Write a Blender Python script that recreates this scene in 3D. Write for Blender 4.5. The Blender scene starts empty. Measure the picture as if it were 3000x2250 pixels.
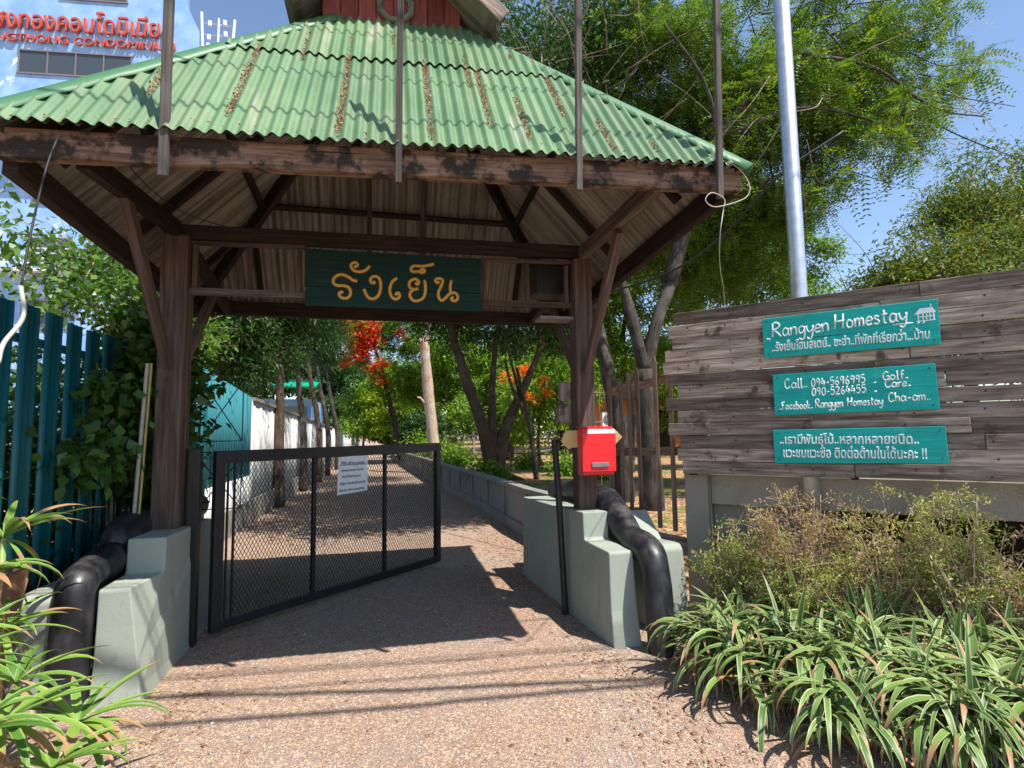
import bpy, bmesh, math, random
import numpy as np
from mathutils import Vector, Matrix, noise
random.seed(7); RNG = np.random.default_rng(7)
SC = bpy.context.scene
COL = SC.collection
V = Vector
# ---------------------------------------------------------------- camera, sky, sun
F_PX, YAW, PITCH, ROLL = 1600.0, math.atan(370 / 1600), math.atan(139 / 1600), 0.0142
fwd0 = V((math.sin(YAW), math.cos(YAW), 0)); right0 = V((math.cos(YAW), -math.sin(YAW), 0)); up0 = V((0, 0, 1))
fwd = fwd0 * math.cos(PITCH) + up0 * math.sin(PITCH); up = up0 * math.cos(PITCH) - fwd0 * math.sin(PITCH)
cr = right0 * math.cos(ROLL) - up * math.sin(ROLL); cu = up * math.cos(ROLL) + right0 * math.sin(ROLL)
cam = bpy.data.cameras.new('camera'); cam_o = bpy.data.objects.new('camera', cam); COL.objects.link(cam_o)
cam.sensor_width = 36; cam.lens = 36 * F_PX / 3000; cam.clip_start = 0.05; cam.clip_end = 600
cam_o.matrix_world = Matrix(((cr.x, cu.x, -fwd.x, 0), (cr.y, cu.y, -fwd.y, 0), (cr.z, cu.z, -fwd.z, 1.6), (0, 0, 0, 1)))
SC.camera = cam_o
SUN = V((0.317, -0.37, 0.873)).normalized()
world = bpy.data.worlds.new('World'); SC.world = world; world.use_nodes = True
wn = world.node_tree; sky = wn.nodes.new('ShaderNodeTexSky'); sky.sky_type = 'NISHITA'; sky.sun_disc = False
sky.sun_elevation = math.asin(SUN.z); sky.sun_rotation = math.atan2(SUN.x, SUN.y)
sky.air_density = 1.0; sky.dust_density = 0.3; sky.ozone_density = 1.6
wn.links.new(sky.outputs[0], wn.nodes['Background'].inputs[0]); wn.nodes['Background'].inputs[1].default_value = 0.125
sun = bpy.data.lights.new('sun', 'SUN'); sun.energy = 4.6; sun.angle = math.radians(0.5); sun.color = (1, 0.95, 0.87)
sun_o = bpy.data.objects.new('sun', sun); COL.objects.link(sun_o); sun_o.rotation_euler = SUN.to_track_quat('Z', 'Y').to_euler()
vs = SC.view_settings; vs.view_transform = 'Standard'; vs.look = 'None'; vs.exposure = 0.8; vs.gamma = 1.0
SC.cycles.max_bounces = 8; SC.cycles.transparent_max_bounces = 8; SC.cycles.sample_clamp_indirect = 6

# ---------------------------------------------------------------- materials
def sock(nt, a, s):
    if isinstance(s, bpy.types.NodeSocket): nt.links.new(s, a)
    else: a.default_value = s
def M(name, rough=0.8, spec=0.3):
    m = bpy.data.materials.new(name); m.use_nodes = True; nt = m.node_tree; b = nt.nodes['Principled BSDF']
    b.inputs['Roughness'].default_value = rough; b.inputs['Specular IOR Level'].default_value = spec
    return m, nt, b
def coord(nt, kind='Object', scale=(1, 1, 1)):
    tc = nt.nodes.new('ShaderNodeTexCoord'); mp = nt.nodes.new('ShaderNodeMapping'); mp.inputs['Scale'].default_value = scale
    nt.links.new(tc.outputs[kind], mp.inputs[0]); return mp.outputs[0]
def nz(nt, vec, scale, detail=4, rough=0.55, dist=0.0):
    n = nt.nodes.new('ShaderNodeTexNoise'); n.inputs['Scale'].default_value = scale; n.inputs['Detail'].default_value = detail
    n.inputs['Roughness'].default_value = rough; n.inputs['Distortion'].default_value = dist; nt.links.new(vec, n.inputs['Vector']); return n.outputs[0]
def vor(nt, vec, scale, out='Color', feature='F1'):
    n = nt.nodes.new('ShaderNodeTexVoronoi'); n.feature = feature; n.inputs['Scale'].default_value = scale; nt.links.new(vec, n.inputs['Vector']); return n.outputs[out]
def ramp(nt, fac, stops, interp='LINEAR'):
    r = nt.nodes.new('ShaderNodeValToRGB'); r.color_ramp.interpolation = interp; e = r.color_ramp.elements
    while len(e) < len(stops): e.new(0.5)
    for i, (p, c) in enumerate(stops):
        e[i].position = p; e[i].color = (c if len(c) == 4 else (*c, 1)) if not isinstance(c, (int, float)) else (c, c, c, 1)
    nt.links.new(fac, r.inputs[0]); return r.outputs[0]
def mix(nt, fac, a, b, mode='MIX'):
    n = nt.nodes.new('ShaderNodeMix'); n.data_type = 'RGBA'; n.blend_type = mode
    sock(nt, n.inputs[0], fac)
    for k, s in ((6, a), (7, b)): sock(nt, n.inputs[k], s if isinstance(s, bpy.types.NodeSocket) else (*s, 1)[:4])
    return n.outputs[2]
def attr(nt, name='rnd'):
    n = nt.nodes.new('ShaderNodeAttribute'); n.attribute_name = name; return n.outputs['Fac']
def bump(nt, b, h, strength=0.3, dist=0.01):
    n = nt.nodes.new('ShaderNodeBump'); n.inputs['Strength'].default_value = strength; n.inputs['Distance'].default_value = dist
    nt.links.new(h, n.inputs['Height']); nt.links.new(n.outputs[0], b.inputs['Normal'])
def math_(nt, op, a, b=0.0):
    n = nt.nodes.new('ShaderNodeMath'); n.operation = op; sock(nt, n.inputs[0], a); sock(nt, n.inputs[1], b); return n.outputs[0]

def wood(name, c1, c2, c3, stain=None, stain_lo=0.55, rough=0.85, ustretch=(2.5, 45, 1), bs=0.5, spec=0.2, var=0.35):
    m, nt, b = M(name, rough, spec)
    uv = coord(nt, 'UV', ustretch)
    g = nz(nt, uv, 1.0, 6, 0.62, 0.3)
    c = ramp(nt, g, ((0.28, c1), (0.5, c2), (0.72, c3)))
    r = attr(nt)
    c = mix(nt, 1.0, c, ramp(nt, r, ((0, 1 - var), (1, 1 + var * 0.6))), 'MULTIPLY')
    if stain:
        s = nz(nt, coord(nt, 'Object', (1, 1, 1)), 5.5, 5, 0.65)
        c = mix(nt, ramp(nt, s, ((stain_lo, 0), (stain_lo + 0.09, 0.92))), c, stain)
    crack = ramp(nt, nz(nt, coord(nt, 'UV', (1.1, 60, 1)), 1.3, 3, 0.5), ((0.26, 1), (0.33, 0)))
    c = mix(nt, crack, c, (c1[0] * 0.25, c1[1] * 0.25, c1[2] * 0.25))
    nt.links.new(c, b.inputs['Base Color']); bump(nt, b, g, bs, 0.006); return m
def paint(name, col, dirt=(0.1, 0.09, 0.07), amt=0.5, rough=0.6, scale=3.0, spec=0.35, bs=0.15, streak=False, hue=None):
    m, nt, b = M(name, rough, spec)
    o = coord(nt, 'Object', (1, 1, 0.18) if streak else (1, 1, 1))
    n = nz(nt, o, scale, 6, 0.6)
    f = nz(nt, coord(nt), 60, 3, 0.6)
    c = mix(nt, ramp(nt, n, ((0.5, 0), (0.8, amt))), col, dirt)
    c = mix(nt, ramp(nt, f, ((0.3, 0.0), (0.7, 0.18))), c, dirt)
    if hue: c = mix(nt, ramp(nt, nz(nt, coord(nt), 1.3, 3), ((0.35, 0), (0.65, 0.8))), c, hue)
    nt.links.new(c, b.inputs['Base Color']); bump(nt, b, f, bs, 0.004); return m
def plain(name, col, rough=0.6, spec=0.4, metal=0.0, var=0.12):
    m, nt, b = M(name, rough, spec); b.inputs['Metallic'].default_value = metal
    n = nz(nt, coord(nt), 14, 5, 0.6)
    c = mix(nt, 1.0, col, ramp(nt, n, ((0.3, 1 - var), (0.7, 1 + var))), 'MULTIPLY')
    nt.links.new(c, b.inputs['Base Color']); bump(nt, b, n, 0.05, 0.003); return m
def leafmat(name, cols, trans=0.3, rough=0.5, spec=0.3):
    m, nt, b = M(name, rough, spec)
    k = len(cols) - 1
    c = ramp(nt, attr(nt), [(i / k * 0.96 + 0.02, col) for i, col in enumerate(cols)])
    nt.links.new(c, b.inputs['Base Color'])
    t = nt.nodes.new('ShaderNodeBsdfTranslucent'); nt.links.new(mix(nt, 1.0, c, (1.25, 1.3, 0.7), 'MULTIPLY'), t.inputs[0])
    ms = nt.nodes.new('ShaderNodeMixShader'); ms.inputs[0].default_value = trans
    nt.links.new(b.outputs[0], ms.inputs[1]); nt.links.new(t.outputs[0], ms.inputs[2])
    nt.links.new(ms.outputs[0], nt.nodes['Material Output'].inputs['Surface']); return m

# ---------------------------------------------------------------- mesh builder
def rnd(): return random.random()
class MB:
    def __init__(s): s.v = []; s.f = []; s.uv = []; s.r = []
    def add(s, vs, fs, uvs=None, r=None):
        o = len(s.v); r = rnd() if r is None else r
        s.v += [tuple(p) for p in vs]; s.r += [r] * len(vs)
        for i, f in enumerate(fs):
            s.f.append([o + k for k in f]); s.uv += (uvs[i] if uvs else [(vs[k][0], vs[k][2]) for k in f])
        return s
    def beam(s, p0, p1, w, h, upv=(0, 0, 1), r=None, jit=0.0):
        p0, p1 = V(p0), V(p1); d = p1 - p0; L = d.length; d.normalize()
        sd = d.cross(V(upv)); sd.normalize(); u = sd.cross(d)
        vs = []
        for q in (p0, p1):
            for a, b in ((-1, -1), (1, -1), (1, 1), (-1, 1)):
                vs.append(q + sd * (a * w / 2 + random.uniform(-jit, jit)) + u * (b * h / 2 + random.uniform(-jit, jit)))
        fs = [(0, 1, 2, 3), (7, 6, 5, 4), (0, 4, 5, 1), (1, 5, 6, 2), (2, 6, 7, 3), (3, 7, 4, 0)]
        k = rnd() * 9; dims = [w, h, w, h]; uvs = [[(k, k), (k + w, k), (k + w, k + h), (k, k + h)]] * 2; a0 = k
        for i in range(4): uvs.append([(k, a0), (k + L, a0), (k + L, a0 + dims[i]), (k, a0 + dims[i])]); a0 += dims[i]
        return s.add(vs, fs, uvs, r)
    def box(s, a, b, r=None):
        a, b = V(a), V(b); d = b - a
        ax = max(range(3), key=lambda i: abs(d[i])); c = (a + b) / 2
        e = V((0, 0, 0)); e[ax] = abs(d[ax]) / 2
        if ax == 2: return s.beam(c - e, c + e, abs(d.x), abs(d.y), (0, 1, 0), r)
        if ax == 0: return s.beam(c - e, c + e, abs(d.y), abs(d.z), (0, 0, 1), r)
        return s.beam(c - e, c + e, abs(d.x), abs(d.z), (0, 0, 1), r)
    def tube(s, pts, rad, n=8, cap=True, r=None, flat=None, wob=0.0):
        pts = [V(p) for p in pts]; m = len(pts)
        if isinstance(rad, (int, float)): rad = [rad] * m
        vs = []; fs = []; uvs = []; L = 0; Ls = []
        t0 = (pts[1] - pts[0]).normalized(); ref = V((0, 0, 1)) if abs(t0.z) < 0.9 else V((1, 0, 0))
        x = t0.cross(ref).normalized()
        for i in range(m):
            t = (pts[min(i + 1, m - 1)] - pts[max(i - 1, 0)]).normalized()
            x = (x - t * x.dot(t)).normalized(); y = t.cross(x)
            if i: L += (pts[i] - pts[i - 1]).length
            Ls.append(L)
            for k in range(n):
                a = 2 * math.pi * k / n; q = x * math.cos(a) + y * math.sin(a)
                rr = rad[i] * (1 + (wob * noise.noise(pts[i] * 3 + q * 1.7) if wob else 0))
                o = q * rr
                if flat: o = o - V(flat) * (o.dot(V(flat)) * 0.75)
                vs.append(pts[i] + o)
        for i in range(m - 1):
            for k in range(n):
                k2 = (k + 1) % n
                fs.append((i * n + k, i * n + k2, (i + 1) * n + k2, (i + 1) * n + k))
                c = 6.28 * max(rad[i], 0.01) / n
                uvs.append([(Ls[i], k * c), (Ls[i], (k + 1) * c), (Ls[i + 1], (k + 1) * c), (Ls[i + 1], k * c)])
        if cap:
            fs.append(tuple(range(n))[::-1]); uvs.append([(0, 0)] * n)
            fs.append(tuple((m - 1) * n + k for k in range(n))); uvs.append([(0, 0)] * n)
        return s.add(vs, fs, uvs, r)
    def prism(s, poly, axis, a, b, r=None, flare=None):
        """poly = 2D outline; axis 'x': (y,z) extruded from x=a to x=b; 'z': (x,y); 'y': (x,z)"""
        n = len(poly)
        def P(p, t):
            return {'x': (t, p[0], p[1]), 'y': (p[0], t, p[1]), 'z': (p[0], p[1], t)}[axis]
        vs = [P(p, a) for p in poly] + [P(p, b) for p in poly]
        if flare: vs = [flare(V(q)) for q in vs]
        fs = [tuple(range(n)), tuple(range(2 * n - 1, n - 1, -1))] + [(i, i + n, (i + 1) % n + n, (i + 1) % n) for i in range(n)]
        return s.add(vs, fs, [[(p[0], p[1]) for p in poly], [(p[0], p[1]) for p in poly[::-1]]] + [[(0, 0), (b - a, 0), (b - a, 0.1), (0, 0.1)]] * n, r)
    def build(s, name, mat, parent=None, bevel=0, smooth=False, seg=2):
        me = bpy.data.meshes.new(name); me.from_pydata(s.v, [], s.f); me.materials.append(mat)
        uvl = me.uv_layers.new(name='UVMap'); uvl.data.foreach_set('uv', np.array(s.uv, 'f').ravel())
        at = me.attributes.new('rnd', 'FLOAT', 'POINT'); at.data.foreach_set('value', np.array(s.r, 'f'))
        bm = bmesh.new(); bm.from_mesh(me); bmesh.ops.recalc_face_normals(bm, faces=bm.faces); bm.to_mesh(me); bm.free()
        if smooth: me.polygons.foreach_set('use_smooth', [True] * len(me.polygons))
        o = bpy.data.objects.new(name, me); COL.objects.link(o)
        if parent: o.parent = parent; o.matrix_parent_inverse = parent.matrix_world.inverted()
        if bevel:
            b = o.modifiers.new('bevel', 'BEVEL'); b.width = bevel; b.segments = seg; b.limit_method = 'ANGLE'
        return o
def npmesh(name, verts, faces, mat, parent=None, rndv=None, smooth=False, uv=None):
    verts = np.asarray(verts, 'f'); faces = np.asarray(faces, 'i'); k = faces.shape[1]; n = len(faces)
    me = bpy.data.meshes.new(name); me.vertices.add(len(verts)); me.vertices.foreach_set('co', verts.ravel())
    me.loops.add(n * k); me.loops.foreach_set('vertex_index', faces.ravel())
    me.polygons.add(n); me.polygons.foreach_set('loop_start', np.arange(0, n * k, k, dtype='i')); me.polygons.foreach_set('loop_total', np.full(n, k, 'i'))
    if smooth: me.polygons.foreach_set('use_smooth', np.ones(n, bool))
    me.update(calc_edges=True); me.materials.append(mat)
    if rndv is not None:
        at = me.attributes.new('rnd', 'FLOAT', 'POINT'); at.data.foreach_set('value', np.asarray(rndv, 'f'))
    if uv is not None:
        l = me.uv_layers.new(name='UVMap'); l.data.foreach_set('uv', np.asarray(uv, 'f').ravel())
    o = bpy.data.objects.new(name, me); COL.objects.link(o)
    if parent: o.parent = parent; o.matrix_parent_inverse = parent.matrix_world.inverted()
    return o
def tag(o, label=None, cat=None, group=None, kind=None):
    for k, v in (('label', label), ('category', cat), ('group', group), ('kind', kind)):
        if v: o[k] = v
    return o
def thing(name, label, cat, loc=(0, 0, 0), group=None):
    o = bpy.data.objects.new(name, None); COL.objects.link(o); o.location = loc; o.empty_display_size = 0.1
    o.matrix_world = Matrix.Translation(loc); return tag(o, label, cat, group)
def smooth_pts(pts, k=6):
    pts = [V(p) for p in pts]; P = [pts[0] * 2 - pts[1]] + pts + [pts[-1] * 2 - pts[-2]]; out = []
    for i in range(1, len(P) - 2):
        a, b, c, d = P[i - 1], P[i], P[i + 1], P[i + 2]
        for j in range(k):
            t = j / k; out.append(0.5 * ((2 * b) + (c - a) * t + (2 * a - 5 * b + 4 * c - d) * t * t + (3 * b - a - 3 * c + d) * t ** 3))
    return out + [pts[-1]]
def lerp(a, b, t): return V(a) + (V(b) - V(a)) * t
def unit(a): return a / np.maximum(np.linalg.norm(a, axis=1, keepdims=True), 1e-9)

# ---------------------------------------------------------------- material set
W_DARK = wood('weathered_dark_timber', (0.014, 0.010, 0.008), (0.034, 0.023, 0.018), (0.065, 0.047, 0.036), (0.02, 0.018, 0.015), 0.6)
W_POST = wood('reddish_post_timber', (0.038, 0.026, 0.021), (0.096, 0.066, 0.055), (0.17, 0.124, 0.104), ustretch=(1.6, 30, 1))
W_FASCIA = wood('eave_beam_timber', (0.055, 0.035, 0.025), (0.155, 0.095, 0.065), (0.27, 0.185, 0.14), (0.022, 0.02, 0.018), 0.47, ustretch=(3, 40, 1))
W_GREY = wood('silvered_plank', (0.09, 0.068, 0.055), (0.285, 0.228, 0.192), (0.53, 0.455, 0.40), (0.085, 0.06, 0.046), 0.56, ustretch=(2.6, 30, 1), bs=1.0, var=0.6)
W_STICK = wood('grey_stick', (0.04, 0.034, 0.03), (0.095, 0.082, 0.074), (0.17, 0.15, 0.135))
W_PICKET = wood('brown_picket', (0.07, 0.045, 0.033), (0.2, 0.135, 0.1), (0.33, 0.24, 0.185))
W_RED = wood('red_painted_board', (0.13, 0.032, 0.027), (0.19, 0.05, 0.042), (0.25, 0.075, 0.06), (0.3, 0.13, 0.1), 0.74)
W_OLIVE = wood('grey_green_board', (0.08, 0.085, 0.06), (0.16, 0.17, 0.12), (0.25, 0.26, 0.2), (0.05, 0.05, 0.04), 0.6)
SIGN_TEAL = wood('teal_sign_paint', (0.0, 0.30, 0.275), (0.0, 0.385, 0.35), (0.01, 0.46, 0.415), (0.03, 0.47, 0.43), 0.6, rough=0.55, bs=0.25, var=0.08, spec=0.35)
SIGN_DARK = wood('dark_green_sign_paint', (0.006, 0.022, 0.022), (0.008, 0.034, 0.033), (0.014, 0.05, 0.045), bs=0.25, var=0.05, rough=0.7)
GOLD = plain('gold_lettering', (0.56, 0.36, 0.09), 0.5); GOLD_EDGE = plain('orange_lettering_edge', (0.16, 0.055, 0.012), 0.6)
WHITE_INK = plain('white_brush_paint', (0.72, 0.8, 0.82), 0.6, var=0.2)
BLACK_METAL = paint('black_gate_paint', (0.012, 0.012, 0.014), (0.06, 0.05, 0.04), 0.35, 0.45, 8)
GALV = plain('galvanised_steel', (0.55, 0.57, 0.6), 0.38, 0.5, 0.75, 0.15)
PIER = paint('grey_green_masonry_paint', (0.30, 0.335, 0.285), (0.15, 0.145, 0.115), 0.4, 0.75, 4, hue=(0.33, 0.36, 0.31), bs=0.3)
CONCRETE = paint('raw_concrete', (0.3, 0.275, 0.235), (0.10, 0.09, 0.075), 0.8, 0.9, 3.5, 0.15, 0.5)
LOWWALL = paint('grey_concrete_panel', (0.24, 0.24, 0.235), (0.09, 0.085, 0.075), 0.7, 0.9, 2.5, 0.15, 0.5)
WHITEWALL = paint('stained_white_wall', (0.72, 0.71, 0.69), (0.16, 0.14, 0.12), 0.85, 0.8, 2.6, 0.2, 0.2, streak=True)
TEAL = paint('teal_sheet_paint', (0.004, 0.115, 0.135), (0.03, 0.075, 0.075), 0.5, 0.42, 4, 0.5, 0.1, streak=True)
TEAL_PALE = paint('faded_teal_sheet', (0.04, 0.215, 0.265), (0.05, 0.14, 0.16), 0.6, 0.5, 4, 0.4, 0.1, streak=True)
def peel(m):
    nt = m.node_tree; b = nt.nodes['Principled BSDF']; c = b.inputs['Base Color'].links[0].from_socket
    f = math_(nt, 'MULTIPLY', ramp(nt, nz(nt, coord(nt), 0.35, 3), ((0.6, 0), (0.66, 1))), ramp(nt, nz(nt, coord(nt), 2.2, 6, 0.7), ((0.55, 0), (0.58, 1))))
    nt.links.new(mix(nt, f, c, (0.8, 0.78, 0.74)), b.inputs['Base Color']); return m
BLUEWALL = paint('peeling_blue_wall', (0.22, 0.40, 0.68), (0.17, 0.3, 0.52), 0.5, 0.85, 0.5, 0.2, 0.1, hue=(0.36, 0.53, 0.78))
peel(BLUEWALL)
WHITE = paint('white_paint', (0.75, 0.75, 0.73), (0.35, 0.33, 0.3), 0.5, 0.6)
REDLETTER = plain('red_letter', (0.5, 0.085, 0.055), 0.5)
GLASS = plain('dark_window_glass', (0.06, 0.075, 0.085), 0.12, 0.6)
RED_PLASTIC = plain('red_enamel', (0.72, 0.012, 0.02), 0.32, 0.5, var=0.05)
CREAM = plain('cream_board', (0.58, 0.43, 0.2), 0.7)
GREY_SLOT = plain('grey_plate', (0.2, 0.17, 0.19), 0.5)
RUBBER = plain('black_cable', (0.02, 0.02, 0.02), 0.6); WHITECABLE = plain('white_cable', (0.45, 0.42, 0.37), 0.5)
PAPER = plain('laminated_paper', (0.62, 0.66, 0.72), 0.3, 0.5, var=0.06); INK = plain('marker_ink', (0.04, 0.045, 0.09), 0.6)
POT = paint('brown_clay_pot', (0.22, 0.115, 0.07), (0.1, 0.06, 0.04), 0.6, 0.8)
ORANGEWALL = paint('orange_house_wall', (0.62, 0.21, 0.08), (0.3, 0.1, 0.05), 0.4)
GREENAWN = plain('green_awning', (0.0, 0.32, 0.16), 0.5)
PIPE_W = plain('dull_white_pipe', (0.36, 0.35, 0.31), 0.6); YELLOWPIPE = plain('yellow_plastic_pipe', (0.36, 0.3, 0.1), 0.6)
def splash():
    nt = PIER.node_tree; b = nt.nodes['Principled BSDF']; c = b.inputs['Base Color'].links[0].from_socket
    c = mix(nt, ramp(nt, nz(nt, coord(nt, 'Object', (1, 1, .35)), 9, 6, 0.7), ((0.56, 0), (0.7, 0.5))), c, (0.17, 0.14, 0.105))
    c = mix(nt, ramp(nt, nz(nt, coord(nt), 30, 4, 0.7), ((0.66, 0), (0.7, 0.55))), c, (0.42, 0.41, 0.37))
    nt.links.new(c, b.inputs['Base Color'])
splash()
def black_log():
    m, nt, b = M('glossy_black_cement', 0.28, 0.5)
    n = nz(nt, coord(nt, 'Object', (1, 1, 0.6)), 7, 7, 0.7); f = nz(nt, coord(nt), 60, 3)
    c = mix(nt, ramp(nt, n, ((0.46, 0), (0.7, 0.6))), (0.012, 0.012, 0.016), (0.085, 0.078, 0.07))
    c = mix(nt, ramp(nt, f, ((0.72, 0), (0.78, 0.5))), c, (0.3, 0.28, 0.25))
    nt.links.new(c, b.inputs['Base Color']); nt.links.new(ramp(nt, n, ((0.38, 0.34), (0.66, 0.7))), b.inputs['Roughness']); bump(nt, b, n, 0.25, 0.01); return m
BLACKLOG = black_log()
def roof_mat():
    m, nt, b = M('green_roof_sheet', 0.5, 0.4)
    u = coord(nt, 'UV', (1.0, 0.12, 1)); n = nz(nt, u, 9, 5, 0.65); n2 = nz(nt, coord(nt), 2.2, 5, 0.6); n3 = nz(nt, coord(nt, 'UV', (3.0, 0.35, 1)), 2.2, 3, 0.6)
    c = ramp(nt, n2, ((0.3, (0.075, 0.165, 0.072)), (0.55, (0.105, 0.2, 0.092)), (0.75, (0.16, 0.238, 0.115))))
    c = mix(nt, ramp(nt, n, ((0.46, 0), (0.72, 0.55))), c, (0.22, 0.27, 0.145)); c = mix(nt, ramp(nt, nz(nt, coord(nt, 'UV', (7, 0.25, 1)), 2.0, 4, 0.7), ((0.57, 0), (0.7, 0.4))), c, (0.13, 0.12, 0.07))
    c = mix(nt, ramp(nt, n3, ((0.6, 0), (0.7, 0.6))), c, (0.33, 0.31, 0.24))
    c = mix(nt, ramp(nt, nz(nt, coord(nt), 26, 4, 0.7), ((0.6, 0), (0.75, 0.35))), c, (0.10, 0.14, 0.06))
    r = attr(nt); c = mix(nt, 1.0, c, ramp(nt, r, ((0, 0.86), (1, 1.1))), 'MULTIPLY')
    nt.links.new(c, b.inputs['Base Color']); return m
ROOF = roof_mat()
RIDGE = paint('green_ridge_cap', (0.06, 0.18, 0.08), (0.12, 0.16, 0.08), 0.5, 0.45)
LINING = paint('bare_cement_sheet', (0.36, 0.33, 0.285), (0.11, 0.09, 0.07), 0.75, 0.9, 2.5)
def lining_streaks():
    nt = LINING.node_tree; b = nt.nodes['Principled BSDF']; c = b.inputs['Base Color'].links[0].from_socket
    n = nz(nt, coord(nt, 'UV', (27, 0.5, 1)), 1, 3, 0.6)
    nt.links.new(mix(nt, ramp(nt, n, ((0.42, 0), (0.62, 0.75))), c, (0.09, 0.077, 0.062)), b.inputs['Base Color'])  # dark valley stain that also paints in the shade lines of the corrugation
lining_streaks()
def ground_mat(name='gravel_ground', warm=(0.33, 0.225, 0.17)):
    m, nt, b = M(name, 0.95, 0.12)
    o = coord(nt)
    big = nz(nt, o, 0.8, 5, 0.6); mid = nz(nt, o, 7, 5, 0.65); v1 = vor(nt, o, 105); v2 = vor(nt, o, 210)
    hsv1 = nt.nodes.new('ShaderNodeSeparateColor'); nt.links.new(v1, hsv1.inputs[0])
    hsv2 = nt.nodes.new('ShaderNodeSeparateColor'); nt.links.new(v2, hsv2.inputs[0])
    c = ramp(nt, big, ((0.3, (0.35, 0.238, 0.18)), (0.5, (0.34, 0.25, 0.2)), (0.7, (0.325, 0.27, 0.235))))
    c = mix(nt, 0.65, c, ramp(nt, hsv1.outputs[0], ((0, (0.38, 0.32, 0.29)), (0.4, (0.72, 0.64, 0.58)), (0.75, (1.0, 0.92, 0.82)), (1, (1.5, 1.4, 1.25)))), 'MULTIPLY')
    c = mix(nt, 0.6, c, ramp(nt, hsv2.outputs[1], ((0, 0.5), (0.6, 1.0), (1, 1.7))), 'MULTIPLY')
    c = mix(nt, ramp(nt, mid, ((0.46, 0), (0.7, 0.5))), c, (0.22, 0.135, 0.1)); c = mix(nt, ramp(nt, nz(nt, coord(nt, 'Object', (1, .5, 1)), 1.1, 4, .6), ((0.54, 0), (0.68, 0.4))), c, (0.29, 0.165, 0.115))
    c = mix(nt, ramp(nt, nz(nt, o, 1.3, 4), ((0.52, 0), (0.68, 0.45))), c, (0.24, 0.215, 0.205))
    c = mix(nt, ramp(nt, hsv1.outputs[2], ((0.93, 0), (0.95, 0.7))), c, (0.6, 0.5, 0.32))
    nt.links.new(mix(nt, 1.0, c, (1.25, 1.25, 1.25), 'MULTIPLY'), b.inputs['Base Color'])
    h = mix(nt, 0.5, vor(nt, o, 85, 'Distance'), vor(nt, o, 170, 'Distance')); bump(nt, b, h, 0.9, 0.012); return m
GROUND = ground_mat()
def litter_mat():
    m, nt, b = M('leafy_garden_soil', 0.95, 0.1); o = coord(nt)
    v1 = vor(nt, o, 22); s = nt.nodes.new('ShaderNodeSeparateColor'); nt.links.new(v1, s.inputs[0])
    c = ramp(nt, s.outputs[0], ((0, (0.12, 0.06, 0.03)), (0.4, (0.3, 0.17, 0.09)), (0.8, (0.46, 0.28, 0.15)), (1, (0.6, 0.42, 0.26))))
    c = mix(nt, ramp(nt, nz(nt, o, 1.1, 5), ((0.5, 0), (0.6, 0.8))), c, (0.12, 0.17, 0.03))
    nt.links.new(c, b.inputs['Base Color']); bump(nt, b, vor(nt, o, 22, 'Distance'), 0.8, 0.03); return m
SOIL = litter_mat()
STONE = leafmat('pebble', ((0.2, 0.15, 0.12), (0.32, 0.24, 0.19), (0.42, 0.35, 0.3), (0.3, 0.3, 0.31), (0.6, 0.53, 0.45), (0.28, 0.17, 0.12)), 0.0, 0.85, 0.2)
PETAL = leafmat('fallen_petal', ((0.62, 0.5, 0.22), (0.7, 0.6, 0.3), (0.58, 0.44, 0.2), (0.66, 0.58, 0.2), (0.4, 0.24, 0.1)), 0.1, 0.7)
DEADLEAF = leafmat('dead_leaf', ((0.2, 0.1, 0.05), (0.32, 0.17, 0.09), (0.4, 0.25, 0.16), (0.28, 0.12, 0.07), (0.48, 0.36, 0.24)), 0.1, 0.8)
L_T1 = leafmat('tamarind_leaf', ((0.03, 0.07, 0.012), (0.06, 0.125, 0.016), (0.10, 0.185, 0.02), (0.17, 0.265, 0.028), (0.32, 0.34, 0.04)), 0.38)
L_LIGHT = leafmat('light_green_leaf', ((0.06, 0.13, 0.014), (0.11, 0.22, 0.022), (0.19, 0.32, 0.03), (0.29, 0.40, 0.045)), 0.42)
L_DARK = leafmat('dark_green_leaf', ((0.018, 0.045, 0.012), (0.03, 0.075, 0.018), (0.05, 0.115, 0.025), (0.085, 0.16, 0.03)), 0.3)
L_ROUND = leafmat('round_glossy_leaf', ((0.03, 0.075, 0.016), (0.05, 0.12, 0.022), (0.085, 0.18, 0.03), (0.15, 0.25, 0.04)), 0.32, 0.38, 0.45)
L_HILL = leafmat('mixed_hill_leaf', ((0.03, 0.07, 0.014), (0.06, 0.12, 0.02), (0.13, 0.19, 0.03), (0.22, 0.24, 0.05), (0.25, 0.14, 0.04)), 0.35)
L_YG = leafmat('yellow_green_leaf', ((0.16, 0.26, 0.02), (0.3, 0.4, 0.02), (0.45, 0.5, 0.03)), 0.4)
L_DRY = leafmat('dry_shrub_leaf', ((0.17, 0.24, 0.055), (0.30, 0.36, 0.09), (0.44, 0.42, 0.14), (0.46, 0.33, 0.19), (0.44, 0.27, 0.18), (0.36, 0.22, 0.16)), 0.3)
L_FLAME = leafmat('flame_blossom', ((0.42, 0.02, 0.008), (0.62, 0.045, 0.01), (0.75, 0.10, 0.015)), 0.35)
L_ORANGE = leafmat('orange_blossom', ((0.75, 0.14, 0.02), (0.85, 0.24, 0.05)), 0.35)
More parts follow.
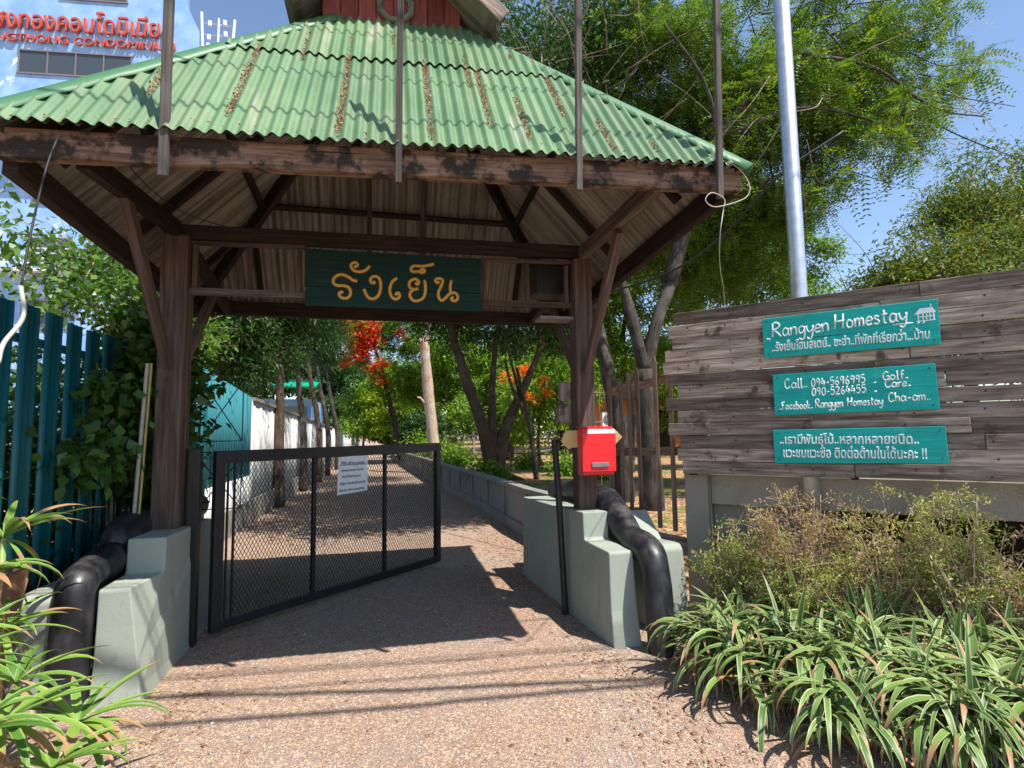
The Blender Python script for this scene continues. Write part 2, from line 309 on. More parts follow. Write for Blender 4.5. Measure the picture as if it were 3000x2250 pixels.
def bark(name, c1, c2, c3, lichen=None):
    m, nt, b = M(name, 0.9, 0.15); g = nz(nt, coord(nt, 'UV', (3, 14, 1)), 1.5, 6, 0.7, 0.6); n = nz(nt, coord(nt), 3, 5, 0.6)
    c = ramp(nt, g, ((0.3, c1), (0.5, c2), (0.7, c3)))
    if lichen: c = mix(nt, ramp(nt, n, ((0.5, 0), (0.62, 0.75))), c, lichen)
    nt.links.new(c, b.inputs['Base Color']); bump(nt, b, g, 0.8, 0.03); return m
BARK = bark('grey_bark', (0.028, 0.023, 0.019), (0.06, 0.05, 0.042), (0.11, 0.095, 0.08), (0.14, 0.125, 0.11))
BARK_DARK = bark('brown_bark', (0.035, 0.024, 0.016), (0.085, 0.058, 0.04), (0.15, 0.105, 0.075), (0.12, 0.1, 0.08))
BARK_PALE = bark('pale_bare_trunk', (0.32, 0.22, 0.16), (0.5, 0.39, 0.31), (0.62, 0.52, 0.43), (0.42, 0.2, 0.11))
TWIG = plain('dry_twig', (0.36, 0.27, 0.21), 0.9, 0.1, var=0.3)
def strap_mat(name, green, green2, margin, tip):
    m, nt, b = M(name, 0.45, 0.4)
    tc = nt.nodes.new('ShaderNodeTexCoord'); sp = nt.nodes.new('ShaderNodeSeparateXYZ'); nt.links.new(tc.outputs['UV'], sp.inputs[0])
    c = ramp(nt, attr(nt), ((0, green), (0.6, green2), (1.0, (green2[0] * 1.5, green2[1] * 1.3, green2[2] * 1.2))))
    e = math_(nt, 'SUBTRACT', math_(nt, 'ABSOLUTE', math_(nt, 'SUBTRACT', sp.outputs[0], 0.5)), math_(nt, 'MULTIPLY', math_(nt, 'FRACT', math_(nt, 'MULTIPLY', attr(nt), 7.3)), 0.13))
    c = mix(nt, ramp(nt, e, ((0.28, 0), (0.36, 0.92))), c, margin)
    s = nz(nt, coord(nt, 'UV', (22, 0.6, 1)), 1, 2); c = mix(nt, ramp(nt, s, ((0.55, 0), (0.66, 0.4))), c, margin)
    t = math_(nt, 'ADD', sp.outputs[1], math_(nt, 'MULTIPLY', math_(nt, 'SUBTRACT', attr(nt), 0.6), 0.35))
    c = mix(nt, ramp(nt, t, ((0.84, 0), (0.93, 1))), c, tip)
    nt.links.new(c, b.inputs['Base Color'])
    tr = nt.nodes.new('ShaderNodeBsdfTranslucent'); nt.links.new(c, tr.inputs[0]); ms = nt.nodes.new('ShaderNodeMixShader'); ms.inputs[0].default_value = 0.25
    nt.links.new(b.outputs[0], ms.inputs[1]); nt.links.new(tr.outputs[0], ms.inputs[2]); nt.links.new(ms.outputs[0], nt.nodes['Material Output'].inputs['Surface']); return m
STRAP_VAR = strap_mat('variegated_strap_leaf', (0.055, 0.14, 0.03), (0.13, 0.245, 0.055), (0.52, 0.51, 0.28), (0.40, 0.23, 0.12))
STRAP_PALM = strap_mat('palm_strap_leaf', (0.06, 0.16, 0.025), (0.15, 0.28, 0.045), (0.27, 0.38, 0.1), (0.42, 0.25, 0.12))

# ---------------------------------------------------------------- text
def text_mesh(body, size, thick=0.0):
    c = bpy.data.curves.new('t', 'FONT'); c.body = body; c.size = size; c.bevel_depth = size * thick; c.bevel_resolution = 0; c.resolution_u = 3
    o = bpy.data.objects.new('t', c); COL.objects.link(o); bpy.context.view_layer.update()
    me = bpy.data.meshes.new_from_object(o.evaluated_get(bpy.context.evaluated_depsgraph_get()))
    co = np.empty(len(me.vertices) * 3, 'f'); me.vertices.foreach_get('co', co); co = co.reshape(-1, 3)
    bpy.data.objects.remove(o); bpy.data.curves.remove(c)
    return me, co
def put_text(name, body, org, ex, ey, width, mat, parent, height=None, thick=0.03, depth=0.004):
    """org = lower-left of the text line, ex/ey unit axes of the surface, width = full line length"""
    me, co = text_mesh(body, 1.0, thick); ex, ey = V(ex), V(ey); n = ex.cross(ey)
    mn, mx = co.min(0), co.max(0); sx = width / (mx[0] - mn[0]); sy = sx if height is None else height / (mx[1] - mn[1])
    x = (co[:, 0] - mn[0]) * sx; y = co[:, 1] * sy; z = (co[:, 2] - mn[2]) / max(mx[2] - mn[2], 1e-6) * depth
    w = np.array(org)[None] + x[:, None] * np.array(ex) + y[:, None] * np.array(ey) + z[:, None] * np.array(n)
    me.vertices.foreach_set('co', w.astype('f').ravel()); me.materials.clear(); me.materials.append(mat); me.update(); me.name = name
    o = bpy.data.objects.new(name, me); COL.objects.link(o)
    if parent: o.parent = parent; o.matrix_parent_inverse = parent.matrix_world.inverted()
    return o
GL = {  # brush-lettered glyphs: advance, strokes (baseline 0, x-height 1)
 'R': (1.1, [[(0, 0), (.08, 1.8)], [(0, 1.65), (.45, 1.9), (.85, 1.5), (.5, 1.05), (.1, .95), (.5, .6), (.95, 0)]]),
 'a': (.95, [[(.65, .85), (.35, 1), (.05, .6), (.15, .1), (.4, .05), (.65, .4), (.7, .95)], [(.69, .9), (.66, .3), (.82, 0)]]),
 'n': (.82, [[(0, 1), (.05, 0)], [(.03, .6), (.3, .97), (.55, .85), (.6, 0)]]),
 'g': (.88, [[(.65, .85), (.35, 1), (.05, .65), (.15, .2), (.4, .15), (.65, .5)], [(.7, .95), (.65, -.3), (.4, -.7), (.05, -.5)]]),
 'y': (.86, [[(0, 1), (.1, .4), (.35, .2), (.6, .5)], [(.7, 1), (.6, -.2), (.35, -.7), (0, -.5)]]),
 'e': (.8, [[(.05, .5), (.58, .6), (.5, .95), (.25, .95), (.02, .5), (.2, .05), (.6, .15)]]),
 'H': (1.25, [[(0, 0), (.15, 1.8)], [(.85, 0), (.95, 1.8)], [(-.1, .85), (1.05, 1.0)]]),
 'o': (.85, [[(.3, 1), (.02, .6), (.15, .05), (.5, .1), (.62, .6), (.3, 1)]]),
 'm': (1.1, [[(0, 1), (.03, 0)], [(.03, .6), (.25, .97), (.42, .8), (.43, 0)], [(.43, .6), (.65, .97), (.82, .8), (.85, 0)]]),
 's': (.72, [[(.5, .85), (.25, 1), (.05, .8), (.3, .55), (.5, .3), (.3, .02), (0, .12)]]),
 't': (.75, [[(.3, 1.6), (.25, .2), (.5, .02)], [(0, 1.05), (.6, 1.12)]]),
 'C': (1.05, [[(.8, 1.5), (.5, 1.8), (.1, 1.2), (.15, .3), (.5, 0), (.85, .3)]]),
 'l': (.42, [[(.1, 1.8), (.1, .1), (.28, 0)]]),
 'F': (.85, [[(.1, 0), (.1, 1.7)], [(0, 1.7), (.7, 1.75)], [(.1, .95), (.5, 1.0)]]),
 'c': (.72, [[(.55, .85), (.3, 1), (.03, .5), (.2, .05), (.55, .15)]]),
 'b': (.8, [[(.05, 1.8), (.05, .05)], [(.05, .6), (.35, .95), (.6, .5), (.35, .02), (.05, .15)]]),
 'k': (.78, [[(.05, 1.8), (.05, 0)], [(.55, .9), (.1, .45), (.58, 0)]]),
 'h': (.8, [[(.05, 1.8), (.05, 0)], [(.05, .6), (.3, .95), (.55, .8), (.58, 0)]]),
 'r': (.65, [[(.03, 1), (.05, 0)], [(.05, .6), (.25, .95), (.5, .9)]]),
 'G': (1.05, [[(.8, 1.5), (.5, 1.8), (.1, 1.2), (.15, .3), (.5, 0), (.85, .3), (.85, .8), (.5, .8)]]),
 'f': (.65, [[(.6, 1.7), (.35, 1.8), (.25, 1.4), (.25, 0)], [(0, 1), (.5, 1.03)]]),
 '0': (.92, [[(.35, 1.4), (.04, .9), (.1, .2), (.4, 0), (.66, .5), (.6, 1.2), (.35, 1.4)]]),
 '4': (.92, [[(.3, 1.4), (0, .5), (.7, .5)], [(.5, .95), (.5, 0)]]),
 '5': (.92, [[(.65, 1.4), (.15, 1.38), (.1, .8), (.45, .9), (.65, .5), (.4, .02), (.02, .12)]]),
 '6': (.92, [[(.5, 1.4), (.15, .9), (.06, .3), (.35, 0), (.62, .3), (.4, .7), (.1, .5)]]),
 '9': (.92, [[(.6, 1.1), (.35, 1.4), (.05, 1.1), (.25, .75), (.6, 1.0), (.62, 1.2), (.5, 0)]]),
 '2': (.92, [[(.05, 1.1), (.3, 1.4), (.6, 1.1), (.4, .6), (.03, .02), (.68, .05)]]),
 '-': (.75, [[(.05, .55), (.5, .6)]]), '.': (.32, [[(.05, .05), (.14, .16)]]), '_': (.6, [[(.05, .12), (.4, .16)]]), ' ': (.6, []),
}
def hand_text(mb, body, org, ex, ey, width, xh, rad, slope=0.0, jit=0.02):
    ex, ey = V(ex), V(ey); n = ex.cross(ey); tot = sum(GL[c][0] for c in body); k = width / tot; x = 0
    for c in body:
        adv, st = GL[c]
        dy = random.uniform(-jit, jit)
        for s in st:
            pts = [V(org) + ex * ((x + px) * k) + ey * ((py + dy) * xh + slope * (x + px) * k) for px, py in s]
            pts = smooth_pts(pts, 4) if len(pts) > 2 else pts
            mb.tube(pts, rad * random.uniform(.85, 1.15), 6, flat=n)
        x += adv

# ---------------------------------------------------------------- ground
def gz(x, y):
    f = max(0, 1 - abs(y - 5) / 9) * max(0, 1 - abs(x) / 7)
    return f * (0.018 * noise.noise(V((x * 0.9, y * 0.9, 0))) + 0.007 * noise.noise(V((x * 4, y * 4, 3))))
def axis_pts(lo, hi, a, b, fine, k=12):
    c = np.arange(a, b + 1e-6, fine); l = a - (a - lo) * (np.linspace(0, 1, k)[1:] ** 2.2); r = b + (hi - b) * (np.linspace(0, 1, k)[1:] ** 2.2)
    return np.concatenate([l[::-1], c, r])
gx, gy = axis_pts(-150, 150, -4, 5, 0.06), axis_pts(-60, 250, 1, 12, 0.06)
gv = np.array([(x, y, gz(x, y)) for y in gy for x in gx]); nx, ny = len(gx), len(gy)
ii = (np.arange(ny - 1)[:, None] * nx + np.arange(nx - 1)[None]).ravel()
o = npmesh('ground', gv, np.stack([ii, ii + 1, ii + 1 + nx, ii + nx], 1), GROUND, smooth=True); tag(o, kind='structure')
lw = [(2.36, 6.2), (2.13, 8.2), (2.03, 10.9), (1.62, 16.2), (1.0, 26), (0.4, 40)]     # line of the low wall beside the path
gp = [(2.75, 5.05)] + [(x + 0.1, y) for x, y in lw] + [(0.4, 90), (60, 90), (60, 5.05)]
bm = bmesh.new(); vs = [bm.verts.new((x, y, 0.42)) for x, y in gp]; top = bm.faces.new(vs)
ex = bmesh.ops.extrude_face_region(bm, geom=[top]); bmesh.ops.translate(bm, vec=(0, 0, -0.5), verts=[g for g in ex['geom'] if isinstance(g, bmesh.types.BMVert)])
bmesh.ops.recalc_face_normals(bm, faces=bm.faces)
me = bpy.data.meshes.new('garden_terrain'); bm.to_mesh(me); bm.free(); me.materials.append(SOIL)
o = bpy.data.objects.new('garden_terrain', me); COL.objects.link(o); tag(o, kind='structure')
# loose stones and petals on the gravel
def scatter(name, n, xy, size, mat, flat, label_kind='stuff', rl=(0, 1), zoff=0.0):
    base = np.array([(1, 0, 0), (-1, 0, 0), (0, 1, 0), (0, -1, 0), (0, 0, 1), (0, 0, -1)], 'f')
    tri = np.array([(0, 2, 4), (2, 1, 4), (1, 3, 4), (3, 0, 4), (2, 0, 5), (1, 2, 5), (3, 1, 5), (0, 3, 5)])
    P = xy(n); n = len(P); S = RNG.uniform(size[0], size[1], (n, 1)) ** 1.0
    a = RNG.uniform(0, 6.28, n); sc = np.stack([RNG.uniform(.6, 1.2, n), RNG.uniform(.5, 1, n), RNG.uniform(.4, .8, n) * flat], 1)
    v = base[None] * sc[:, None] * S[:, None]
    c, s = np.cos(a)[:, None], np.sin(a)[:, None]
    v = np.stack([v[..., 0] * c - v[..., 1] * s, v[..., 0] * s + v[..., 1] * c, v[..., 2]], -1) + RNG.normal(0, .12, (n, 6, 3)) * S[:, None] * np.array([1, 1, flat])
    z = np.array([gz(p[0], p[1]) for p in P])[:, None] + zoff
    v += np.concatenate([P, z + 0.0015], 1)[:, None]
    f = (tri[None] + (np.arange(n) * 6)[:, None, None]).reshape(-1, 3)
    return tag(npmesh(name, v.reshape(-1, 3), f, mat, rndv=np.repeat(RNG.uniform(*rl, n), 6)), kind=label_kind)
def path_xy(ymin=1.6, ymax=9.5, p=1.6):
    def f(n):
        y = ymin + (ymax - ymin) * RNG.uniform(0, 1, n) ** p; x = RNG.uniform(-1, 1, n)
        x = np.where(y < 4.6, x * (0.62 * y + 0.9) + 0.23 * y, x * 2.2 - 0.25); return np.stack([x, y], 1)
    return f
scatter('gravel', 15000, path_xy(), (0.003, 0.010), STONE, 0.7)
scatter('stones', 160, path_xy(1.8, 7), (0.012, 0.024), STONE, 0.7)
scatter('fallen_petals', 4200, path_xy(1.6, 7, 1.3), (0.004, 0.010), PETAL, 0.25)
scatter('edge_litter', 1500, lambda n: np.concatenate([np.stack([1.45 + RNG.uniform(-.5, .25, n // 2) * RNG.uniform(0, 1, n // 2) + .12, RNG.uniform(2.2, 6.2, n // 2)], 1), np.stack([-1.25 + np.abs(RNG.normal(0, .18, n - n // 2)), RNG.uniform(2.6, 9, n - n // 2)], 1)]), (0.008, 0.022), DEADLEAF, 0.3)
scatter('dry_leaves', 900, path_xy(1.7, 10, 1.2), (0.008, 0.02), DEADLEAF, 0.25)
scatter('leaf_litter', 2600, lambda n: np.stack([RNG.normal(1.75, .35, n), RNG.uniform(5.2, 16, n)], 1), (0.012, 0.03), DEADLEAF, 0.3)

# ---------------------------------------------------------------- pavilion over the gate
pav = thing('gate_pavilion', 'open timber gate pavilion with green corrugated hip roof and red roof turret', 'pavilion', (0.12, 4.75, 0))
FL, FR, BR, BL = V((-1.95, 3.17, 3.03)), V((2.25, 3.0, 3.135)), V((2.18, 6.45, 2.89)), V((-2.03, 6.45, 2.91))
bh, bw = 0.155, 0.07; zu = V((0, 0, bh / 2))
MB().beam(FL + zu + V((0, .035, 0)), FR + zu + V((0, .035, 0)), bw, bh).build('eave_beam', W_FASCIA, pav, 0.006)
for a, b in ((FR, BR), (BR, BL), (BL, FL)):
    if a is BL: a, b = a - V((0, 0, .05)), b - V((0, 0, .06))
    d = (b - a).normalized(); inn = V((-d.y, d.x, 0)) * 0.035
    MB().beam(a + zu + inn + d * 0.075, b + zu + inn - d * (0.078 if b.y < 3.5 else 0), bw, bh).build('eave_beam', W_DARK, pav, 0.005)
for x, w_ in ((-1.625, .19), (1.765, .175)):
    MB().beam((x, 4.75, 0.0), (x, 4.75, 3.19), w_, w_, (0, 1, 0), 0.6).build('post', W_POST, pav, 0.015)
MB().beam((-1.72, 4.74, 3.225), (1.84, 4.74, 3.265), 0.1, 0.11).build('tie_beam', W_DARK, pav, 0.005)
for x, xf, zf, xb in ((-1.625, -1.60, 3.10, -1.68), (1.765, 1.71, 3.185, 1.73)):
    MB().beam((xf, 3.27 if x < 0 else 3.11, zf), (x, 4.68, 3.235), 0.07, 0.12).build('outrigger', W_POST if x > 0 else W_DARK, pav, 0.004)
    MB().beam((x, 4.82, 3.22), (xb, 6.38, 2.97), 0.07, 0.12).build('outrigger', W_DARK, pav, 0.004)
    MB().beam((x, 4.62, 2.14), (x + (xf - x) * .55, 3.78, 3.12), 0.085, 0.06, (1, 0, 0)).build('brace', W_POST, pav, 0.004)
    MB().beam((x, 4.88, 2.14), (x, 5.75, 3.03), 0.085, 0.06, (1, 0, 0)).build('brace', W_POST, pav, 0.004)
for x0, x1 in ((-1.53, -0.66), (0.82, 1.675)):
    MB().beam((x0, 4.74, 2.75), (x1, 4.74, 2.755), 0.05, 0.055).build('rail', W_STICK if x0 < 0 else W_POST, pav, 0.003)
    MB().beam((x0, 4.74, 3.145), (x1, 4.74, 3.165), 0.05, 0.03).build('rail', W_POST, pav, 0.003)
    for k in range(3):
        x = x0 + (x1 - x0) * (0.04, 0.5, 0.94)[k]
        MB().beam((x, 4.74, 2.78), (x, 4.74, 3.13), 0.035, 0.04, (0, 1, 0)).build('baluster', W_POST, pav)
# roof slopes
eF = [V((-2.02, 3.09, 3.20)), V((2.245, 2.95, 3.29)), V((2.26, 6.53, 3.065)), V((-2.11, 6.53, 3.08))]
tP = [V((-0.40, 4.30, 4.93)), V((0.60, 4.33, 5.0)), V((0.60, 5.2, 4.95)), V((-0.40, 5.2, 4.93))]
PITCHW = 0.0745
def slope(A, B, Cc, D, name):
    """A,B = eave ends, Cc above A, D above B"""
    e = (B - A).normalized(); L = (B - A).length; mid = (Cc + D) / 2 - (A + B) / 2; u = (mid - e * mid.dot(e)); Hs = u.length; u.normalize(); n = e.cross(u)
    if n.z < 0: n = -n
    cL, cR = (Cc - A).dot(e), (D - A).dot(e)
    def vmax(a): return Hs * a / cL if a < cL else (Hs * (L - a) / (L - cR) if a > cR else Hs)
    def sheet(h0, h1, lift, seed, mat, nm, parent):
        st = PITCHW / 9; na = int(L / st); nv = 14; vs = []; rr = []; uv = []; fs = []
        rs = random.Random(seed); tone = [rs.random() for _ in range(60)]; sl = [rs.uniform(-0.006, 0.012) for _ in range(60)]
        cols = []
        for i in range(na + 1):
            a = i * st; hm = min(h1, vmax(a))
            if hm <= h0 + 0.01: cols.append(None); continue
            k = int(a / (PITCHW * 7)); fr = (a / (PITCHW * 7)) % 1
            s0 = len(vs)
            for j in range(nv + 1):
                h = h0 + (hm - h0) * j / nv
                w = math.cos(2 * math.pi * a / PITCHW) * 0.0118 + lift + (0.008 * fr if mat is ROOF else 0) + 0.004 * noise.noise(V((a * 1.3, h * 1.3, seed)))
                edge = sl[k] if j == 0 else 0
                vs.append(A + e * a + u * (h - edge) + n * w); rr.append(tone[k]); uv.append((a, h))
            cols.append(s0)
        for i in range(na):
            if cols[i] is None or cols[i + 1] is None: continue
            for j in range(nv): fs.append((cols[i] + j, cols[i + 1] + j, cols[i + 1] + j + 1, cols[i] + j + 1))
        fs = np.array(fs); return npmesh(nm, [tuple(p) for p in vs], fs, mat, parent, rr, True, np.array(uv)[fs.ravel()])
    s = sheet(-0.02, Hs * 0.60, 0.0, hash(name) % 97 if False else len(name) * 7 + int(A.x * 10), ROOF, name, pav)
    sheet(Hs * 0.565, Hs, 0.016, len(name) * 5 + int(A.y * 9), ROOF, name, pav)
    sheet(-0.01, Hs, -0.014, 3, LINING, 'sheet_underside', pav)
    return e, u, n, L, Hs, cL, cR
SL = [slope(eF[0], eF[1], tP[0], tP[1], 'roof_slope'), slope(eF[1], eF[2], tP[1], tP[2], 'roof_slope'),
      slope(eF[2], eF[3], tP[2], tP[3], 'roof_slope'), slope(eF[3], eF[0], tP[3], tP[0], 'roof_slope')]
ctr = V((0.12, 4.75, 0))
for k in range(4):
    a, b = eF[k], tP[k]; d = (b - a).normalized(); n1, n2 = SL[k][2], SL[k - 1][2]; nn = (n1 + n2).normalized()
    w1 = n1.cross(d).normalized() * 0.085; w2 = n2.cross(d).normalized() * 0.085
    if w1.dot(SL[k][0]) < 0: w1 = -w1
    if w2.dot(SL[k - 1][0]) > 0: w2 = -w2
    a = a - d * 0.04 + nn * 0.006; b = b + nn * 0.012; m = MB(); vs = []; N = 24
    for i in range(N + 1):
        p = lerp(a, b, i / N); wv = 0.006 * math.sin(i * 2.1)
        vs += [p + w1 + n1 * (0.004 + wv), p + w1 * .35 + nn * .012, p + nn * 0.018, p + w2 * .35 + nn * .012, p + w2 + n2 * (0.004 + wv)]
    fs = [(i * 5 + j, i * 5 + j + 1, i * 5 + j + 6, i * 5 + j + 5) for i in range(N) for j in range(4)]
    m.add(vs, fs); ob = m.build('ridge_cap', RIDGE, pav, smooth=True); md = ob.modifiers.new('solid', 'SOLIDIFY'); md.thickness = 0.006
# rafters and purlins below the sheets
for k in range(4):
    c = [FL, FR, BR, BL][k] + V((0, 0, 0.12)); t = tP[k]; cc = lerp(c, ctr + V((0, 0, c.z)), 0.02); off = V((0, 0, -0.075))
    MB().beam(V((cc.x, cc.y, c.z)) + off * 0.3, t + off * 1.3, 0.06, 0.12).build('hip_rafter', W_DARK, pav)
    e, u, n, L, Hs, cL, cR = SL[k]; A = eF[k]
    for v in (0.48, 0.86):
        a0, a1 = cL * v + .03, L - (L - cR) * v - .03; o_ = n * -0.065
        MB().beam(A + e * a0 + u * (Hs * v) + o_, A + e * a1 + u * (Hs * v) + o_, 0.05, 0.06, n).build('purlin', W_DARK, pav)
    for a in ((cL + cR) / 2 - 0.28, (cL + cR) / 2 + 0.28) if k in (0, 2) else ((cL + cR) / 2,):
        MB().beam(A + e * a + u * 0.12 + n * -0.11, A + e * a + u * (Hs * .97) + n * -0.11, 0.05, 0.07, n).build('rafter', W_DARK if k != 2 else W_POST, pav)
    for a, s in ((cL * .45, 1), (L - (L - cR) * .45, -1)):
        MB().beam(A + e * a + u * 0.12 + n * -0.10, A + e * (a + s * 0.0) + u * (Hs * .40) + n * -0.10, 0.045, 0.06, n).build('rafter', W_DARK, pav)
# roof turret
tb = MB(); xs = [-0.51 + 1.10 * i / 8 for i in range(9)]
for i in range(8):
    tb.box((xs[i] + .003, 4.27 + 0.004 * (i % 2), 4.62), (xs[i + 1] - .003, 4.30 + 0.004 * (i % 2), 5.42))
    tb.box((xs[i] + .003, 5.15, 4.62), (xs[i + 1] - .003, 5.18, 5.42))
for j in range(5):
    y = 4.31 + j * .168
    tb.box((-0.51, y + .003, 4.62), (-0.485, y + .162, 5.2)); tb.box((0.565, y + .003, 4.62), (0.59, y + .162, 5.2))
tw = tb.build('turret_wall', W_RED, pav, 0.003)
tor = MB(); pts = [(0.055 + 0.135 * math.cos(a), 4.255, 5.06 + 0.135 * math.sin(a)) for a in [i * math.pi / 4 + math.pi / 8 for i in range(9)]]
tor.tube(pts, 0.028, 8, False); tor.build('ring_ornament', W_OLIVE, pav)
RX, RZ, EX, EZ = 0.06, 5.60, 0.82, 4.88
for s in (-1, 1):
    r = MB(); N = 22
    for i in range(N):
        y0 = 3.98 + 1.55 * i / N; y1 = y0 + 1.55 / N * 0.96; dz = 0.006 * (i % 2)
        r.prism([(RX + s * 0.0, RZ - .03 + dz), (RX + s * EX, EZ - .03 + dz), (RX + s * EX, EZ + dz), (RX, RZ + dz)], 'y', y0, y1)
    r.build('turret_roof', W_OLIVE, pav)
    MB().beam((RX, 3.965, RZ + .0), (RX + s * (EX + .02), 3.965, EZ + .0), 0.025, 0.12, (0, 0, 1)).build('bargeboard', W_GREY, pav, 0.003)
    MB().beam((RX + s * (EX - .03), 3.99, EZ - .06), (RX + s * (EX - .03), 5.5, EZ - .06), 0.03, 0.1).build('turret_fascia', W_OLIVE, pav)

# leaf debris lying in the valleys of the front slope
e, u, n, L, Hs, cL, cR = SL[0]; P = []
for px, h0, h1 in ((7, .30, .95), (11, .15, 1.1), (14, .9, 1.35), (17, .02, 1.15), (17, 1.2, 1.35), (20, 1.2, 1.5), (22, .05, 1.05), (25, .75, 1.2), (26, .25, .95), (28, .1, .6), (29, 1.2, 1.45), (31, .45, .95), (33, .05, .4), (9, 1.1, 1.2), (36, .1, .2)):
    a = (int(px * 1.375) + 0.5) * PITCHW
    for _ in range(int((h1 - h0) * 520)):
        hq = Hs / 2.0 * random.uniform(h0, h1) * 1.15
        if hq > (Hs * a / cL if a < cL else (Hs * (L - a) / (L - cR) if a > cR else Hs)) - .12: continue
        P.append(eF[0] + e * (a + random.gauss(0, .0085)) + u * hq + n * random.uniform(-0.008, 0.022))
for _ in range(260):
    a = random.uniform(.2, L - .2); h = random.uniform(0, .1); P.append(eF[0] + e * (int(a / PITCHW) + .5) * PITCHW + e * random.gauss(0, .01) + u * h + n * random.uniform(-0.012, .0))
P = np.array([tuple(p) for p in P]); k = len(P); D = unit(RNG.normal(0, 1, (k, 3))); S = unit(np.cross(D, np.array(n)[None] + RNG.normal(0, .5, (k, 3))))
Ls = RNG.uniform(.008, .024, (k, 1)); v = np.stack([P, P + D * Ls * .5 + S * Ls * .28, P + D * Ls, P + D * Ls * .5 - S * Ls * .28], 1).reshape(-1, 3)
tag(npmesh('roof_leaf_litter', v, np.arange(k * 4).reshape(-1, 4), DEADLEAF, rndv=np.repeat(RNG.uniform(0, 1, k), 4)), kind='stuff')

# name board hanging under the tie beam
sb = thing('name_board', 'dark green hanging board with gold Thai lettering below the tie beam', 'sign', (0.08, 4.67, 2.66))
m = MB(); m.box((-0.658, 4.655, 2.815), (0.812, 4.685, 3.128)); m.box((-0.652, 4.657, 2.655), (0.815, 4.687, 2.812)); m.build('board', SIGN_DARK, sb, 0.003)
ST = [[(-0.24, 2.874), (-0.274, 2.879), (-0.315, 2.906), (-0.363, 2.922), (-0.403, 2.912), (-0.43, 2.882), (-0.429, 2.846), (-0.395, 2.827), (-0.348, 2.829), (-0.308, 2.813), (-0.294, 2.777), (-0.303, 2.741), (-0.334, 2.722), (-0.371, 2.731), (-0.385, 2.756), (-0.371, 2.774), (-0.351, 2.768)],
[(-0.269, 2.992), (-0.248, 3.0), (-0.242, 3.019), (-0.262, 3.032), (-0.29, 3.016), (-0.289, 2.987), (-0.269, 2.963), (-0.221, 2.954), (-0.173, 2.971), (-0.142, 3.01)],
[(-0.096, 2.877), (-0.113, 2.862), (-0.134, 2.879), (-0.127, 2.908), (-0.1, 2.921), (-0.065, 2.908), (-0.051, 2.861), (-0.054, 2.803), (-0.074, 2.751), (-0.109, 2.728), (-0.143, 2.733), (-0.171, 2.768), (-0.185, 2.808)],
[(0.086, 2.915), (0.05, 2.888), (0.03, 2.843), (0.026, 2.792), (0.044, 2.749), (0.076, 2.732), (0.104, 2.751), (0.104, 2.78), (0.086, 2.787), (0.072, 2.764)],
[(0.238, 2.882), (0.256, 2.868), (0.267, 2.887), (0.245, 2.914), (0.206, 2.904), (0.185, 2.872), (0.196, 2.835), (0.228, 2.824), (0.263, 2.832)],
[(0.228, 2.823), (0.196, 2.796), (0.194, 2.759), (0.221, 2.728), (0.263, 2.727), (0.303, 2.752), (0.321, 2.797), (0.324, 2.857), (0.316, 2.908)],
[(0.278, 2.996), (0.306, 3.005), (0.317, 2.987), (0.292, 2.974), (0.263, 2.984), (0.235, 2.979), (0.206, 2.984), (0.206, 3.014), (0.235, 3.031), (0.292, 3.03), (0.35, 3.041), (0.397, 3.055)],
[(0.444, 2.9), (0.422, 2.891), (0.409, 2.909), (0.43, 2.929), (0.466, 2.923), (0.47, 2.894), (0.451, 2.848), (0.433, 2.795), (0.444, 2.751), (0.466, 2.737), (0.495, 2.76), (0.532, 2.799), (0.576, 2.809), (0.602, 2.78), (0.594, 2.746), (0.565, 2.737), (0.546, 2.755), (0.565, 2.771)],
[(0.547, 2.92), (0.536, 2.859), (0.543, 2.8)]]
for nm, mt, r, y in (('lettering_edge', GOLD_EDGE, 0.0185, 4.655), ('lettering', GOLD, 0.0125, 4.649)):
    m = MB()
    for s in ST: m.tube([(p.x, y, p.z) for p in smooth_pts([(a, y, b) for a, b in s], 5)], r, 8, flat=(0, 1, 0))
    m.build(nm, mt, sb, smooth=True)
# loudspeaker and odds hung at the posts
sp = thing('speaker_box', 'black speaker box hanging between name board and post', 'speaker', (1.55, 4.95, 2.9))
MB().box((1.37, 4.86, 2.89), (1.70, 5.12, 3.2)).build('cabinet', BLACK_METAL, sp, 0.02)
MB().tube([(1.45, 4.85, 3.19), (1.46, 4.84, 3.23), (1.50, 4.84, 3.245), (1.54, 4.84, 3.23), (1.55, 4.85, 3.19)], 0.008, 6).build('handle', RUBBER, sp)
m = MB(); m.box((1.36, 4.70, 2.62), (1.68, 4.9, 2.645)); tag(m.build('grey_tray', GREY_SLOT), 'flat grey metal tray under the lower rail beside the post', 'tray')
for z, w, lb in ((1.97, .1, 'upper grey wooden block strapped to the inner side of post'), (1.77, .13, 'lower grey wooden block strapped to the inner side of post')):
    m = MB(); m.beam((1.69 - w / 2 + .0, 4.9, z - .1), (1.69 - w / 2, 4.9, z + .09), w, .12, (0, 1, 0)); t = m.build('wooden_block', W_GREY, None, 0.02); tag(t, lb, 'block', 'grey blocks on the post')
